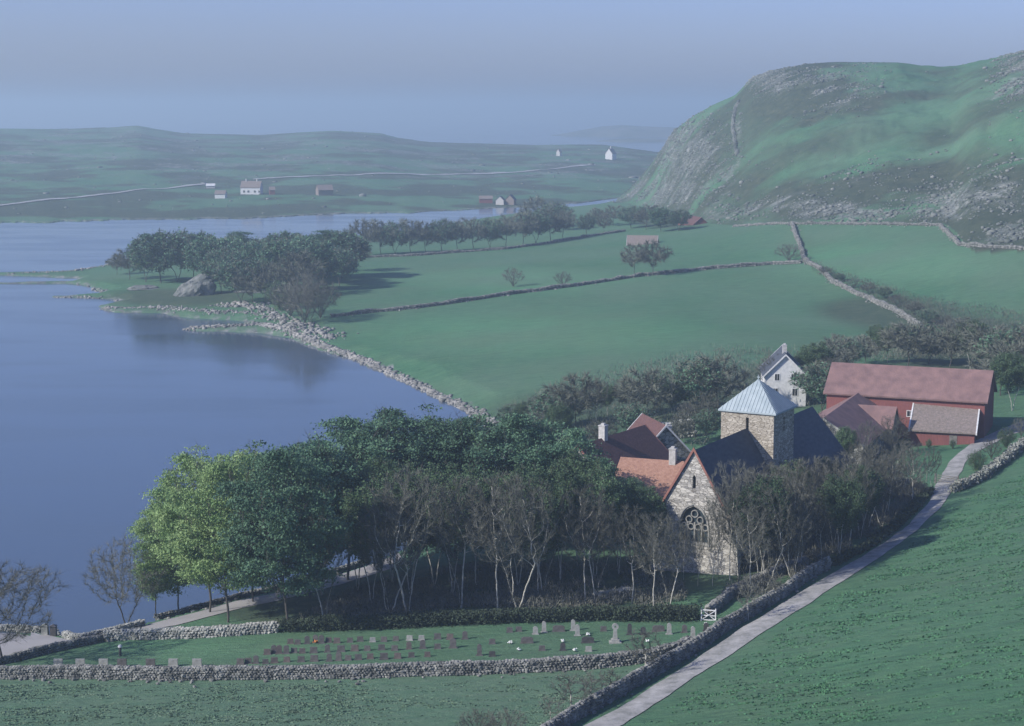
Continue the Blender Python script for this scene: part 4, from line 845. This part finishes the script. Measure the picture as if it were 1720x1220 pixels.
row([('bare2', 1148, 975, 880, .5), ('bare1', 1172, 985, 880, .45), ('bare2', 1197, 985, 840, .6), ('bare2', 1226, 975, 770, .8), ('bare1', 1240, 985, 800)],
    'slender bare tree standing before the church gable, {}', 'bare_tree', group='slender bare trees before the church gable')
row([('bare0', 1262, 955, 785), ('bare1', 1285, 935, 775), ('bare2', 1312, 945, 780), ('bare0', 1340, 930, 770), ('bare1', 1372, 925, 765), ('bare2', 1427, 920, 760), ('bare0', 1400, 900, 765), ('bare0', 1455, 895, 765), ('bare1', 1490, 874, 755), ('bare2', 1532, 848, 742), ('bare0', 1515, 835, 740), ('bare1', 1565, 825, 750, .8), ('bare0', 1330, 975, 850), ('bare1', 1380, 945, 840), ('bare0', 1470, 850, 745), ('bare0', 1425, 870, 770), ('bare1', 1350, 890, 765), ('bud0', 1275, 975, 800), ('bare0', 1300, 910, 770), ('bud0', 1410, 940, 800), ('bare0', 1440, 850, 740), ('bud0', 1385, 880, 770), ('bare1', 1250, 925, 790), ('bud0', 1325, 925, 775), ('bare0', 1290, 985, 820), ('bare2', 1345, 955, 790), ('bare0', 1270, 900, 775), ('bare0', 1400, 925, 790), ('bare1', 1325, 965, 800), ('bud0', 1445, 905, 780), ('bare0', 1480, 885, 765), ('bare2', 1260, 1000, 850), ('bare0', 1300, 880, 768), ('bud0', 1360, 870, 765)],
    'bare twiggy tree in the thicket between church and track, {}', 'bare_tree', group='bare trees between the church and the track')
row([('sapling0', 1257, 1042, 965), ('sapling0', 1300, 1010, 960)], 'thin young bare tree beside the track wall, {} of two', 'young_tree', group='young trees beside the track wall')
tree('wide0', 2, 1116, 940, 'wide dark bare tree at the left edge of the car park', w=1.3)
tree('wide1', 212, 1054, 903, 'bare tree by the sea wall left of the green trees', w=1.05)
back = [(860, 728, 672), (895, 752, 690), (940, 752, 672), (985, 745, 668), (1060, 700, 632), (1150, 726, 668), (1065, 742, 672), (1180, 722, 655), (1225, 716, 640), (1160, 690, 612), (1010, 760, 700), (955, 705, 655), (900, 700, 660), (845, 745, 690), (880, 742, 668), (925, 735, 650), (965, 722, 620), (1000, 716, 628), (1042, 722, 640), (1088, 712, 612), (1130, 706, 632), (1170, 700, 596), (1205, 696, 590), (1240, 690, 582), (1190, 740, 680), (1140, 748, 690), (1020, 700, 640), (1110, 690, 615), (905, 712, 660)]
vs = ['bare0', 'far2', 'far0', 'wide1', 'bare0', 'far0']
row([(['far2', 'far0', 'bud0', 'far2', 'far0', 'bare0'][i % 6], x, y, t + 6, 1.1) for i, (x, y, t) in enumerate(back) if i % 5 != 3], 'brown bare tree in the belt behind the monastery, {}', 'bare_tree', group='bare trees in the belt behind the monastery')
rb_ = [(1380, 690, 610), (1412, 600, 562), (1470, 585, 545), (1510, 590, 545), (1545, 590, 545), (1578, 592, 548), (1615, 596, 548), (1650, 600, 548), (1690, 612, 556), (1715, 620, 560), (1365, 660, 575), (1395, 640, 570), (1420, 620, 568), (1455, 612, 565), (1490, 610, 545), (1525, 615, 540), (1560, 612, 545), (1595, 618, 540), (1630, 620, 538), (1665, 628, 545), (1695, 640, 548), (1725, 650, 550), (1700, 690, 590), (1680, 665, 575)]
row([(['far2', 'far0', 'bud0', 'far0'][i % 4], x, y, t, 1.35) for i, (x, y, t) in enumerate(rb_)], 'dark bare tree in the thicket behind the red barn, {}', 'bare_tree', group='dark bare trees behind the red barn')
tree('wide1', 1312, 676, 592, 'bare tree with fine branches in front of the white house', w=1.1)
tree('wide0', 1388, 664, 596, 'bare dark tree at the right side of the white house')
tree('bare0', 1372, 790, 690, 'bare tree rising beside the far end of the nave', w=.7)
tree('wide1', 1500, 768, 695, 'brown bare tree before the stone barn, nearest the lean-to', w=1.0)
tree('bare0', 1455, 800, 705, 'tall brown bare tree before the rubble wall of the stone barn', w=.8)
tree('bud0', 1420, 800, 715, 'thinly leaved tree between the nave and the stone barn', w=.8)
# peninsula wood
pen = [('far0', 196, 462, 428), ('far0', 218, 470, 418), ('far2', 245, 474, 400), ('far1', 270, 476, 394), ('far2', 298, 474, 388), ('far1', 325, 470, 386), ('far1', 350, 478, 392), ('far2', 372, 492, 412), ('dark1', 404, 466, 379), ('far1', 385, 476, 396), ('far1', 428, 484, 402), ('far2', 452, 474, 390), ('far1', 470, 490, 404), ('far2', 492, 468, 388), ('far1', 515, 476, 390), ('dark1', 550, 466, 375), ('far1', 575, 468, 388), ('far2', 405, 508, 430), ('far0', 445, 510, 436), ('far1', 535, 488, 408), ('far0', 598, 456, 395), ('far1', 340, 462, 386), ('far2', 570, 480, 412), ('far0', 425, 512, 450), ('far1', 480, 460, 386), ('far0', 500, 498, 420)]
_pr = random.Random(3)
row([(v, x, y, t + _pr.uniform(-5, 9), _pr.uniform(.95, 1.35)) for v, x, y, t in pen], 'tree of the peninsula wood beyond the bay, {}', 'leafy_tree', group='trees of the peninsula wood')
row([('bush0', 488, 532, 470, 1.1), ('bush0', 512, 542, 462, 1.1), ('bush0', 538, 535, 470, 1.0), ('wide1', 520, 545, 455, .9), ('bush1', 470, 520, 472, 1)], 'brown bare thicket bush by the bay shore, {}', 'bare_bush', cat='bush', group='brown bushes by the bay shore')
tl = [(612, 370), (640, 370), (664, 372), (690, 369), (715, 372), (742, 368), (768, 370), (795, 366), (824, 366), (850, 362), (878, 356), (900, 352), (925, 350), (945, 354), (985, 360), (1015, 364)]
row([(['far0', 'far0', 'far2'][i % 3], x, float(np.interp(x, [600, 700, 850, 930, 1000, 1030], [430, 426, 416, 405, 392, 388])), t, 1.1) for i, (x, t) in enumerate(tl)], 'bare tree in the line along the far field wall, {}', 'bare_tree', group='bare trees along the far field wall')
row([('far0', 905, 385, 332, 1.3), ('far2', 935, 388, 340, 1.2), ('far2', 1060, 384, 346, 1.4), ('far0', 1085, 386, 345, 1.4), ('far1', 1110, 390, 348, 1.3), ('far2', 1140, 388, 352, 1.3), ('far0', 1030, 380, 346, 1.4), ('far0', 1005, 380, 350, 1.4)], 'tree in the clump left of the small red cabin, {}', 'leafy_tree', group='trees near the small red cabin')
tree('far0', 1066, 462, 410, 'leaning bare tree in front of the lone field barn', w=1.0)
tree('far0', 1098, 463, 405, 'dense bare tree right of the leaning one at the field wall', w=1.1)
tree('bush0', 946, 482, 455, 'dark bush alone above the field wall', 'bare_bush', 'bush')
tree('bush0', 862, 482, 448, 'faint brown bush in the middle field', 'bare_bush', 'bush')
tree('bush0', 1325, 440, 408, 'brown bush at the corner of the field walls', 'bare_bush', 'bush', w=1.3)
hd = [(1372, 462), (1395, 474), (1420, 484), (1445, 494), (1470, 502), (1495, 516), (1520, 530), (1545, 545), (1575, 556), (1600, 562)]
row([(['far0', 'far2', 'bush0'][i % 3], x + 14, y, y - 14 - i * 1.7, 1.6) for i, (x, y) in enumerate(hd)], 'dark bare bush along the wall down the right field, {}', 'bare_bush', 'bush', 'bushes along the right field wall')
row([('sapling0', 960, 1198, 1128, 1.6), ('sapling0', 994, 1182, 1128, 1.5), ('sapling0', 925, 1214, 1168, 1.4), ('sapling0', 1025, 1170, 1120, 1.5), ('sapling0', 1083, 1138, 1050, 1.3)], 'small bare tree growing against the track wall in the lower field, {}', 'young_tree', group='small bare trees in the lower field')
row([('bush0', 800, 1236, 1190, 1.2), ('bush0', 850, 1240, 1190, 1.2)], 'dark bare shrub at the bottom edge of the photograph, {} of two', 'bare_bush', 'bush', 'dark shrubs at the bottom edge')
row([('bush1', 1640, 790, 755, .8), ('bush0', 1665, 772, 735, .8), ('bush1', 1690, 752, 718, .8), ('bush0', 1715, 735, 700, .8), ('bush0', 1520, 842, 815, .9), ('bush0', 1545, 836, 805, .8)], 'low pale bush beside the upper farm track, {}', 'bare_bush', 'bush', 'low bushes beside the upper track')
row([('bush1', 1560, 752, 738, .6), ('bush1', 1600, 754, 740, .6)], 'low bush against the lean-to wall, {} of two', 'bare_bush', 'bush', 'low bushes at the lean-to')

# hedge behind the graveyard
def hedge(name, label, pts, h, th, m, n=9000, seed=3, sz=.2):
    Wp = np.array([hit(*p)[:2] for p in pts]); seg = np.hypot(*np.diff(Wp, axis=0).T); cum = np.concatenate([[0], np.cumsum(seg)]); g = np.random.default_rng(seed)
    q = g.uniform(0, cum[-1], n); x = np.interp(q, cum, Wp[:, 0]) + np.clip(g.normal(0, th / 2.6, n), -th, th); y = np.interp(q, cum, Wp[:, 1]) + np.clip(g.normal(0, th / 2.6, n), -th, th)
    hh = h * (1 + .3 * fbm(q / 2.5, q * 0, 3, seed)); z = G(x, y) + hh * g.uniform(0, 1, n) ** .7; c = np.stack([x, y, z], -1)
    nrm = g.normal(0, 1, (n, 3)); nrm /= np.linalg.norm(nrm, axis=1, keepdims=True); t1 = np.cross(nrm, g.normal(0, 1, nrm.shape)); t1 /= np.linalg.norm(t1, axis=1, keepdims=True); t2_ = np.cross(nrm, t1); s = sz * g.uniform(.6, 1.4, (n, 1))
    V = np.stack([c - t1 * s, c - t2_ * s * .7, c + t1 * s, c + t2_ * s * .7], 1).reshape(-1, 3); o = link(name, mesh_np(name, V, np.arange(len(V)).reshape(-1, 4)), m); return prop(o, label, 'hedge')
hedge('hedge', 'overgrown dark hedge along the back of the graveyard', [(478, 1060), (560, 1058), (700, 1052), (850, 1045), (1000, 1040), (1100, 1042), (1168, 1042)], 1.4, 1.3, M_hedge, 52000, 3, .11)
hedge('hedge', 'pale scrubby hedge along the upper track edge by the right field', [(1600, 828), (1650, 806), (1690, 775), (1730, 745)], 1.3, 1.0, M_brush, 5000, 4)
hedge('hedge', 'low dark hedge between the bare thicket and the curved track', [(1400, 950), (1450, 925), (1500, 890), (1530, 862), (1560, 828)], .8, .9, M_hedge, 6000, 5)

def under(name, label, poly, n, h, m, seed):
    g = np.random.default_rng(seed); W2 = np.array([hit(*p)[:2] for p in poly]); lo = W2.min(0); hi = W2.max(0); q = g.uniform(lo, hi, (n * 3, 2)); q = q[sdist(q[:, 0], q[:, 1], W2) > 0][:n]
    k = fbm(q[:, 0] / 4, q[:, 1] / 4, 3, seed); q = q[k > -.15]; n = len(q); z = G(q[:, 0], q[:, 1]) + h * g.uniform(0, 1, n) ** 1.6; c = np.column_stack([q, z])
    d = g.normal(0, .6, (n, 3)) + np.array([0, 0, 1.0]); d /= np.linalg.norm(d, axis=1, keepdims=True); sd = np.cross(d, g.normal(0, 1, d.shape)); sd /= np.linalg.norm(sd, axis=1, keepdims=True); L2 = g.uniform(.3, .9, (n, 1)) * h
    V = np.stack([c - sd * .05, c + sd * .05, c + d * L2 + sd * .02, c + d * L2 - sd * .02], 1).reshape(-1, 3); o = link(name, mesh_np(name, V, np.arange(len(V)).reshape(-1, 4)), m); return prop(o, label, 'undergrowth', kind='stuff')
under('undergrowth', 'brown brush and saplings on the ground between church and track', [(1232, 968), (1210, 1010), (1300, 1000), (1390, 948), (1500, 880), (1560, 825), (1500, 800), (1400, 840), (1250, 900)], 26000, 1.1, M_twig, 61)
under('undergrowth', 'brown brush on the shaded floor of the wood', [(500, 1045), (700, 1040), (900, 1032), (1160, 1036), (1150, 985), (1000, 950), (800, 950), (600, 990)], 30000, .7, M_twig, 62)
under('undergrowth', 'brown brush in the tree belt behind the monastery', [(840, 760), (850, 690), (960, 640), (1200, 590), (1400, 590), (1400, 680), (1240, 700), (1180, 760), (960, 745)], 12000, 1.3, M_twigf, 63)
under('undergrowth', 'brown brush in the thicket behind the red barn', [(1380, 610), (1400, 575), (1560, 565), (1740, 575), (1740, 660), (1670, 640), (1660, 600)], 12000, 1.5, M_twigf, 64)

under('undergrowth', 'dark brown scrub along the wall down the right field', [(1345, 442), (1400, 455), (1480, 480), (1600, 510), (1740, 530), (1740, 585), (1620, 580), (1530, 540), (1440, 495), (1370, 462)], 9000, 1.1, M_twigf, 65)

def tufts(name, label, poly, n, m, seed, s0=.22):
    g = np.random.default_rng(seed); W2 = np.array([hit(*p)[:2] for p in poly]); lo = W2.min(0); hi = W2.max(0); q = g.uniform(lo, hi, (n * 3, 2)); q = q[sdist(q[:, 0], q[:, 1], W2) > 0][:n]
    k = fbm(q[:, 0] / 9, q[:, 1] / 3, 4, seed, .7) + g.normal(0, .35, len(q)); q = q[k > .25]; n = len(q); m_ = 7; q = np.repeat(q, m_, 0) + g.normal(0, 1, (n * m_, 2)) * np.array([.38, .07]); n = len(q)
    c = np.column_stack([q, G(q[:, 0], q[:, 1]) - .02]); a = g.uniform(0, 6.28, n); w_ = np.column_stack([np.cos(a), np.sin(a), 0 * a]) * g.uniform(.08, .2, (n, 1)); h = np.column_stack([g.normal(0, .07, n), g.normal(0, .07, n), g.uniform(.5, 1.3, n) * s0])
    V = np.stack([c - w_, c + w_, c + w_ * .4 + h, c - w_ * .4 + h], 1).reshape(-1, 3); o = link(name, mesh_np(name, V, np.arange(len(V)).reshape(-1, 4)), m); return prop(o, label, 'grass', kind='stuff')
M_tuft = mat('coarse_grass', (.042, .130, .062), (.068, .165, .080), .4)
tufts('grass_tufts', 'coarse grass tufts over the sloping field right of the track', [(1080, 1216), (1215, 1130), (1320, 1060), (1420, 995), (1520, 925), (1590, 860), (1625, 835), (1718, 800), (2100, 780), (2100, 1218)], 17000, M_tuft, 71, .11)
tufts('grass_tufts', 'coarse grass tufts in the field before the graveyard wall', [(2, 1150), (700, 1150), (1060, 1128), (1130, 1112), (950, 1215), (2, 1218)], 7000, mat('dry_grass', (.08, .145, .085), (.13, .185, .12), .4), 72, .08)

# ---------------------------------------------------------------- graveyard
def slab_mesh(kind):
    m = MB()
    if kind == 'rect': m.prism([[(-.42, 0), (.42, 0), (.42, .62), (-.42, .62)]], lambda p: (p[0], -.09, p[1]), lambda p: (p[0], .09, p[1]))
    elif kind == 'round':
        pts = [(-.36, 0), (.36, 0), (.36, .75)] + [(.36 * math.cos(a), .75 + .3 * math.sin(a)) for a in np.linspace(.3, math.pi - .3, 7)] + [(-.36, .75)]
        m.prism([pts], lambda p: (p[0], -.09, p[1]), lambda p: (p[0], .09, p[1]))
    elif kind == 'tall':
        pts = [(-.33, 0), (.33, 0), (.29, 1.25)] + [(.29 * math.cos(a), 1.25 + .28 * math.sin(a)) for a in np.linspace(.3, math.pi - .3, 7)] + [(-.29, 1.25)]
        m.prism([pts], lambda p: (p[0], -.11, p[1]), lambda p: (p[0], .11, p[1]))
    elif kind == 'wide': m.prism([[(-.85, 0), (.85, 0), (.85, .6), (.5, .78), (-.5, .78), (-.85, .6)]], lambda p: (p[0], -.11, p[1]), lambda p: (p[0], .11, p[1]))
    return m
GM = {}
def grave(kind, mi, px, py, label, group, s=1.0, yaw=0):
    x, y, z = hit(px, py); o = empty('gravestone', (x, y, z - .03), yaw, label, 'gravestone', group)
    key = (kind, mi)
    if key not in GM:
        me = slab_mesh(kind).build('headstone', M_grave[mi], o).data; b = MB(); w = .95 if kind == 'wide' else .5; b.box(-w, w, -.2, .2, -.3, .14)
        o.children[0].location = (0, 0, .138)
        pm = b.build('plinth', M_grave[mi], o).data; GM[key] = (me, pm)
    else:
        me, pm = GM[key]
        for nm, mm, zz in (('headstone', me, .138), ('plinth', pm, 0)):
            c = bpy.data.objects.new(nm, mm); COL.objects.link(c); c.parent = o; c.location = (0, 0, zz)
    o.scale = (s, s, s); return o
grg = random.Random(9)
def grow_(xs, y0, y1, tmpl, group, mis, kinds, s=1.0):
    n = len(xs)
    for i, x in enumerate(xs):
        y = y0 + (y1 - y0) * (x - xs[0]) / (xs[-1] - xs[0]); k = grg.choice(kinds); mi = mis[i] if isinstance(mis, dict) and i in mis else grg.choice([0, 0, 3, 0])
        grave(k, mi, x, y + grg.uniform(-1, 1), tmpl.format(ordl(i, n)), group, s * grg.uniform(.72, .95), grg.uniform(-.12, .12))
grow_([488, 500, 516, 530, 540, 552, 566, 588, 605, 626, 645, 665, 688, 708, 735, 756, 781], 1082, 1073, 'small gravestone in the back row of the graveyard, {}', 'gravestones in the back row', {9: 1, 10: 0, 12: 1, 13: 1}, ['rect', 'rect', 'round'])
grow_([449, 460, 469, 481, 494, 508, 527, 550, 573, 596, 617, 641, 663, 687, 710, 735, 761], 1099, 1089, 'small gravestone in the middle row of the graveyard, {}', 'gravestones in the middle row', {1: 0, 3: 0}, ['rect', 'rect', 'round'])
grow_([404, 417, 430, 446, 461, 482, 506, 528, 553, 569, 585, 602, 622, 645, 668, 691, 718], 1116, 1104, 'small gravestone in the front row close to the wall, {}', 'gravestones in the front row', {2: 0}, ['rect', 'rect', 'round'])
xs = [98, 135, 174, 205, 253, 291, 331]
for i, x in enumerate(xs): grave('rect', 1 if i not in (3, 4) else 0, x, 1120, 'pale block gravestone right behind the front wall at the left, ' + ordl(i, 7), 'pale block gravestones at the left', 1.15)
G2 = lambda X, Y: (750 + X / 3.583, 920 + Y / 3.583)
big = [('rect', 0, 380, 510, 'brown square gravestone, leftmost of the upright stones below the hedge'), ('rect', 0, 435, 505, 'brown square gravestone, second from the left below the hedge'), ('round', 1, 535, 522, 'small pale pointed gravestone left of the tall narrow one'), ('tall', 1, 587, 510, 'tall narrow pale gravestone near the hedge left of a wide low one'), ('wide', 0, 675, 505, 'wide low brown gravestone between two tall pale ones'),
       ('tall', 1, 762, 500, 'tall pale gravestone, the farther of a close pair'), ('tall', 1, 788, 530, 'tall pale gravestone, the nearer of a close pair'), ('rect', 0, 945, 503, 'plain brown gravestone left of the tall round-topped monument'), ('tall', 2, 1102, 525, 'dark arched gravestone with pale edge right of the monument'), ('round', 2, 1183, 525, 'small dark gravestone right of the arched dark one'),
       ('tall', 1, 1340, 522, 'small white gravestone in the right part of the graveyard'), ('round', 0, 1432, 512, 'rounded grey gravestone upper of the last pair below the gate'), ('tall', 1, 1483, 543, 'pale upright gravestone nearest the track wall below the gate'), ('round', 2, 1562, 500, 'dark little gravestone just below the white gate'), ('rect', 0, 275, 580, 'brown square gravestone alone left of the wide low brown stones'),
       ('wide', 0, 485, 575, 'wide dark brown gravestone with shadow in the middle of the lawn'), ('wide', 2, 850, 573, 'wide dark gravestone with a white bouquet before the monument'), ('rect', 0, 575, 620, 'low brown gravestone near the front wall at the centre'), ('rect', 1, 855, 625, 'pale low gravestone near the front wall below the wide dark one'), ('tall', 0, 198, 650, 'thin dark upright gravestone close to the front wall'), ('rect', 2, 275, 655, 'dark low gravestone right of the thin upright one'), ('round', 2, 700, 620, 'tiny dark gravestone near the front wall right of centre'), ('wide', 0, 1275, 505, 'brown low gravestone between the dark small one and the white one')]
for k, mi, X, Y, lb in big: grave(k, mi, *G2(X, Y), lb, 'large separate gravestones on the right lawn', 0.76)
def monument():
    x, y, z = hit(*G2(1015, 572)); o = empty('grave_monument', (x, y, z - .02), 0, 'tall pale stepped grave monument with a round carved top', 'monument')
    m = MB(); m.box(-.75, .75, -.5, .5, -.2, .2); m.box(-.5, .5, -.38, .38, .203, .5); m.build('plinth', M_grave[1], o)
    m = MB(); m.prism([[(-.3, .503), (.3, .503), (.2, 1.75), (-.2, 1.75)]], lambda p: (p[0], -.16, p[1]), lambda p: (p[0], .16, p[1])); m.build('shaft', M_grave[1], o)
    m = MB(); m.prism([[(.42 * math.cos(a), 2.08 + .42 * math.sin(a)) for a in np.linspace(0, 2 * math.pi, 17)[:-1]], [(.14 * math.cos(a), 2.08 + .14 * math.sin(a)) for a in np.linspace(2 * math.pi, 0, 9)[:-1]]], lambda p: (p[0], -.1, p[1]), lambda p: (p[0], .1, p[1])); m.build('ring_head', M_grave[1], o); o.scale = (.85, .85, .85)
monument()
def flowers(px, py, label, m=M_flower, s=.34):
    x, y, z = hit(px, py); o = empty('flower_bunch', (x, y, z), 0, label, 'flowers', 'flower bunches on the graves')
    g = np.random.default_rng(int(px)); c = g.normal(0, s * .28, (26, 3)); c[:, 2] = np.abs(c[:, 2]) + s * .35; V, Fc = stones(c, np.full(26, s * .34), 1, 5, 0); link('blossom', mesh_np('blossom', V, Fc, True), m, o)
    b = MB()
    for k in range(7): a = k * .9; b.bar((0, 0, -.02), (math.cos(a) * s * .3, math.sin(a) * s * .3, s * .45), .025, 4)
    b.build('stems', M_leafs, o)
for i, (X, Y, d) in enumerate([(383, 580, 'right of the lone brown gravestone'), (434, 622, 'near the front wall left of centre'), (770, 626, 'left of the pale low gravestone'), (700, 571, 'in the middle of the right lawn'), (1212, 571, 'below the small dark gravestone'), (852, 530, 'behind the wide dark gravestone'), (1560, 470, 'beneath the white gate')]): flowers(*G2(X, Y), 'white flower bunch on a grave ' + d)
flowers(530, 1081, 'orange flower bunch in the back row of small gravestones', M_oflower, .4)
def gate():
    x, y, z = hit(1178, 1043); o = empty('white_gate', (x, y, z), -.25, 'white cross-braced wooden gate at the right end of the graveyard hedge', 'gate')
    W_, H_ = 1.55, 1.25; m = MB()
    for q in [(0, 0), (W_, 0)]: m.box(q[0] - .06, q[0] + .06, -.06, .06, -.3, H_ + .2)
    m.build('gate_post', M_white, o); m = MB()
    for zz in (.15, .65, H_): m.box(.062, W_ - .062, -.04, .04, zz - .05, zz + .05)
    m.build('rail', M_white, o); m = MB()
    m.bar((.08, -.06, .2), (W_ - .08, -.06, H_ - .05), .05, 4); m.bar((.08, .06, H_ - .05), (W_ - .08, .06, .2), .05, 4); m.build('brace', M_white, o)
gate()
def fgate():
    a = Vector(hit(1571, 812)); b_ = Vector(hit(1609, 812)); o = empty('field_gate', a, math.atan2(b_.y - a.y, b_.x - a.x), 'dark wooden five-bar gate across the farm track', 'gate'); L_ = (b_ - a).to_2d().length
    for x in (0, L_):
        m = MB(); m.box(x - .1, x + .1, -.1, .1, -.4, 1.5); m.build('gate_post', M_wood, o)
    for k in range(4):
        m = MB(); m.box(.105, L_ - .105, -.03, .03, .3 + k * .3, .4 + k * .3); m.build('rail', M_wood, o)
    m = MB(); m.bar((.15, .06, .3), (L_ - .15, .06, 1.3), .045, 4); m.build('brace', M_wood, o)
fgate()
pl = [(1546, 806), (1556, 809), (1622, 816), (1638, 812), (1656, 806), (1668, 796), (1680, 786), (1692, 776), (1704, 766), (1716, 758)]
for i, (x, y) in enumerate(pl):
    q = hit(x, y); m = MB(); m.bar((0, 0, -.3), (grg.uniform(-.1, .1), 0, 1.35), .075, 6, .06); o = m.build('fence_post', M_wood); o.location = q
    prop(o, 'grey wooden fence post near the track gate, ' + ordl(i, len(pl)), 'fence post', 'fence posts beside the upper track')
def post():
    q = hit(202, 1102); o = empty('pillar', q, 0, 'short dark post with a pale cap on the lawn near the car park wall', 'post')
    m = MB(); m.bar((0, 0, -.2), (0, 0, 1.0), .17, 8, .13); m.build('shaft', M_grave[2], o); m = MB(); m.bar((0, 0, 1.0), (0, 0, 1.22), .24, 8, .16); m.build('cap', M_white, o)
post()
for i, (x, y) in enumerate([(76, 1067), (90, 1068)]):
    q = hit(x, y); m = MB(); m.box(-.35, .35, -.35, .35, -.3, 1.15); m.add([(-.42, -.42, 1.15), (.42, -.42, 1.15), (.42, .42, 1.15), (-.42, .42, 1.15), (0, 0, 1.4)], [(3, 2, 1, 0), (0, 1, 4), (1, 2, 4), (2, 3, 4), (3, 0, 4)])
    o = m.build('gate_pillar', M_stonew if i == 0 else M_grave[2]); o.location = q; prop(o, ['pale stone pillar left of the sea wall gap', 'dark stone pillar right of the sea wall gap'][i], 'pillar')
# trough by the end of the track wall
q = hit(1378, 958); m = MB(); m.box(-1.1, 1.1, -.45, .45, -.2, .12); m.box(-1.1, -.95, -.45, .45, .12, .7); m.box(.95, 1.1, -.45, .45, .12, .7); m.box(-.95, .95, -.45, -.33, .12, .7); m.box(-.95, .95, .33, .45, .12, .7)
o = m.build('stone_block', M_stonew); o.location = q; o.rotation_euler.z = .5; prop(o, 'pale stone trough at the top end of the track wall', 'trough')

# ---------------------------------------------------------------- haze
hz = bpy.data.materials.new('haze_air'); hz.use_nodes = True; N = hz.node_tree.nodes; L = hz.node_tree.links
N.remove(N['Principled BSDF']); pv = N.new('ShaderNodeVolumePrincipled'); pv.inputs['Color'].default_value = (.60, .79, .90, 1); pv.inputs['Density'].default_value = .00038; pv.inputs['Anisotropy'].default_value = .2
L.new(pv.outputs[0], N['Material Output'].inputs['Volume'])
mb = MB(); mb.box(-16500, 16500, -3500, 16500, -7, 112); prop(mb.build('haze', hz), kind='stuff')
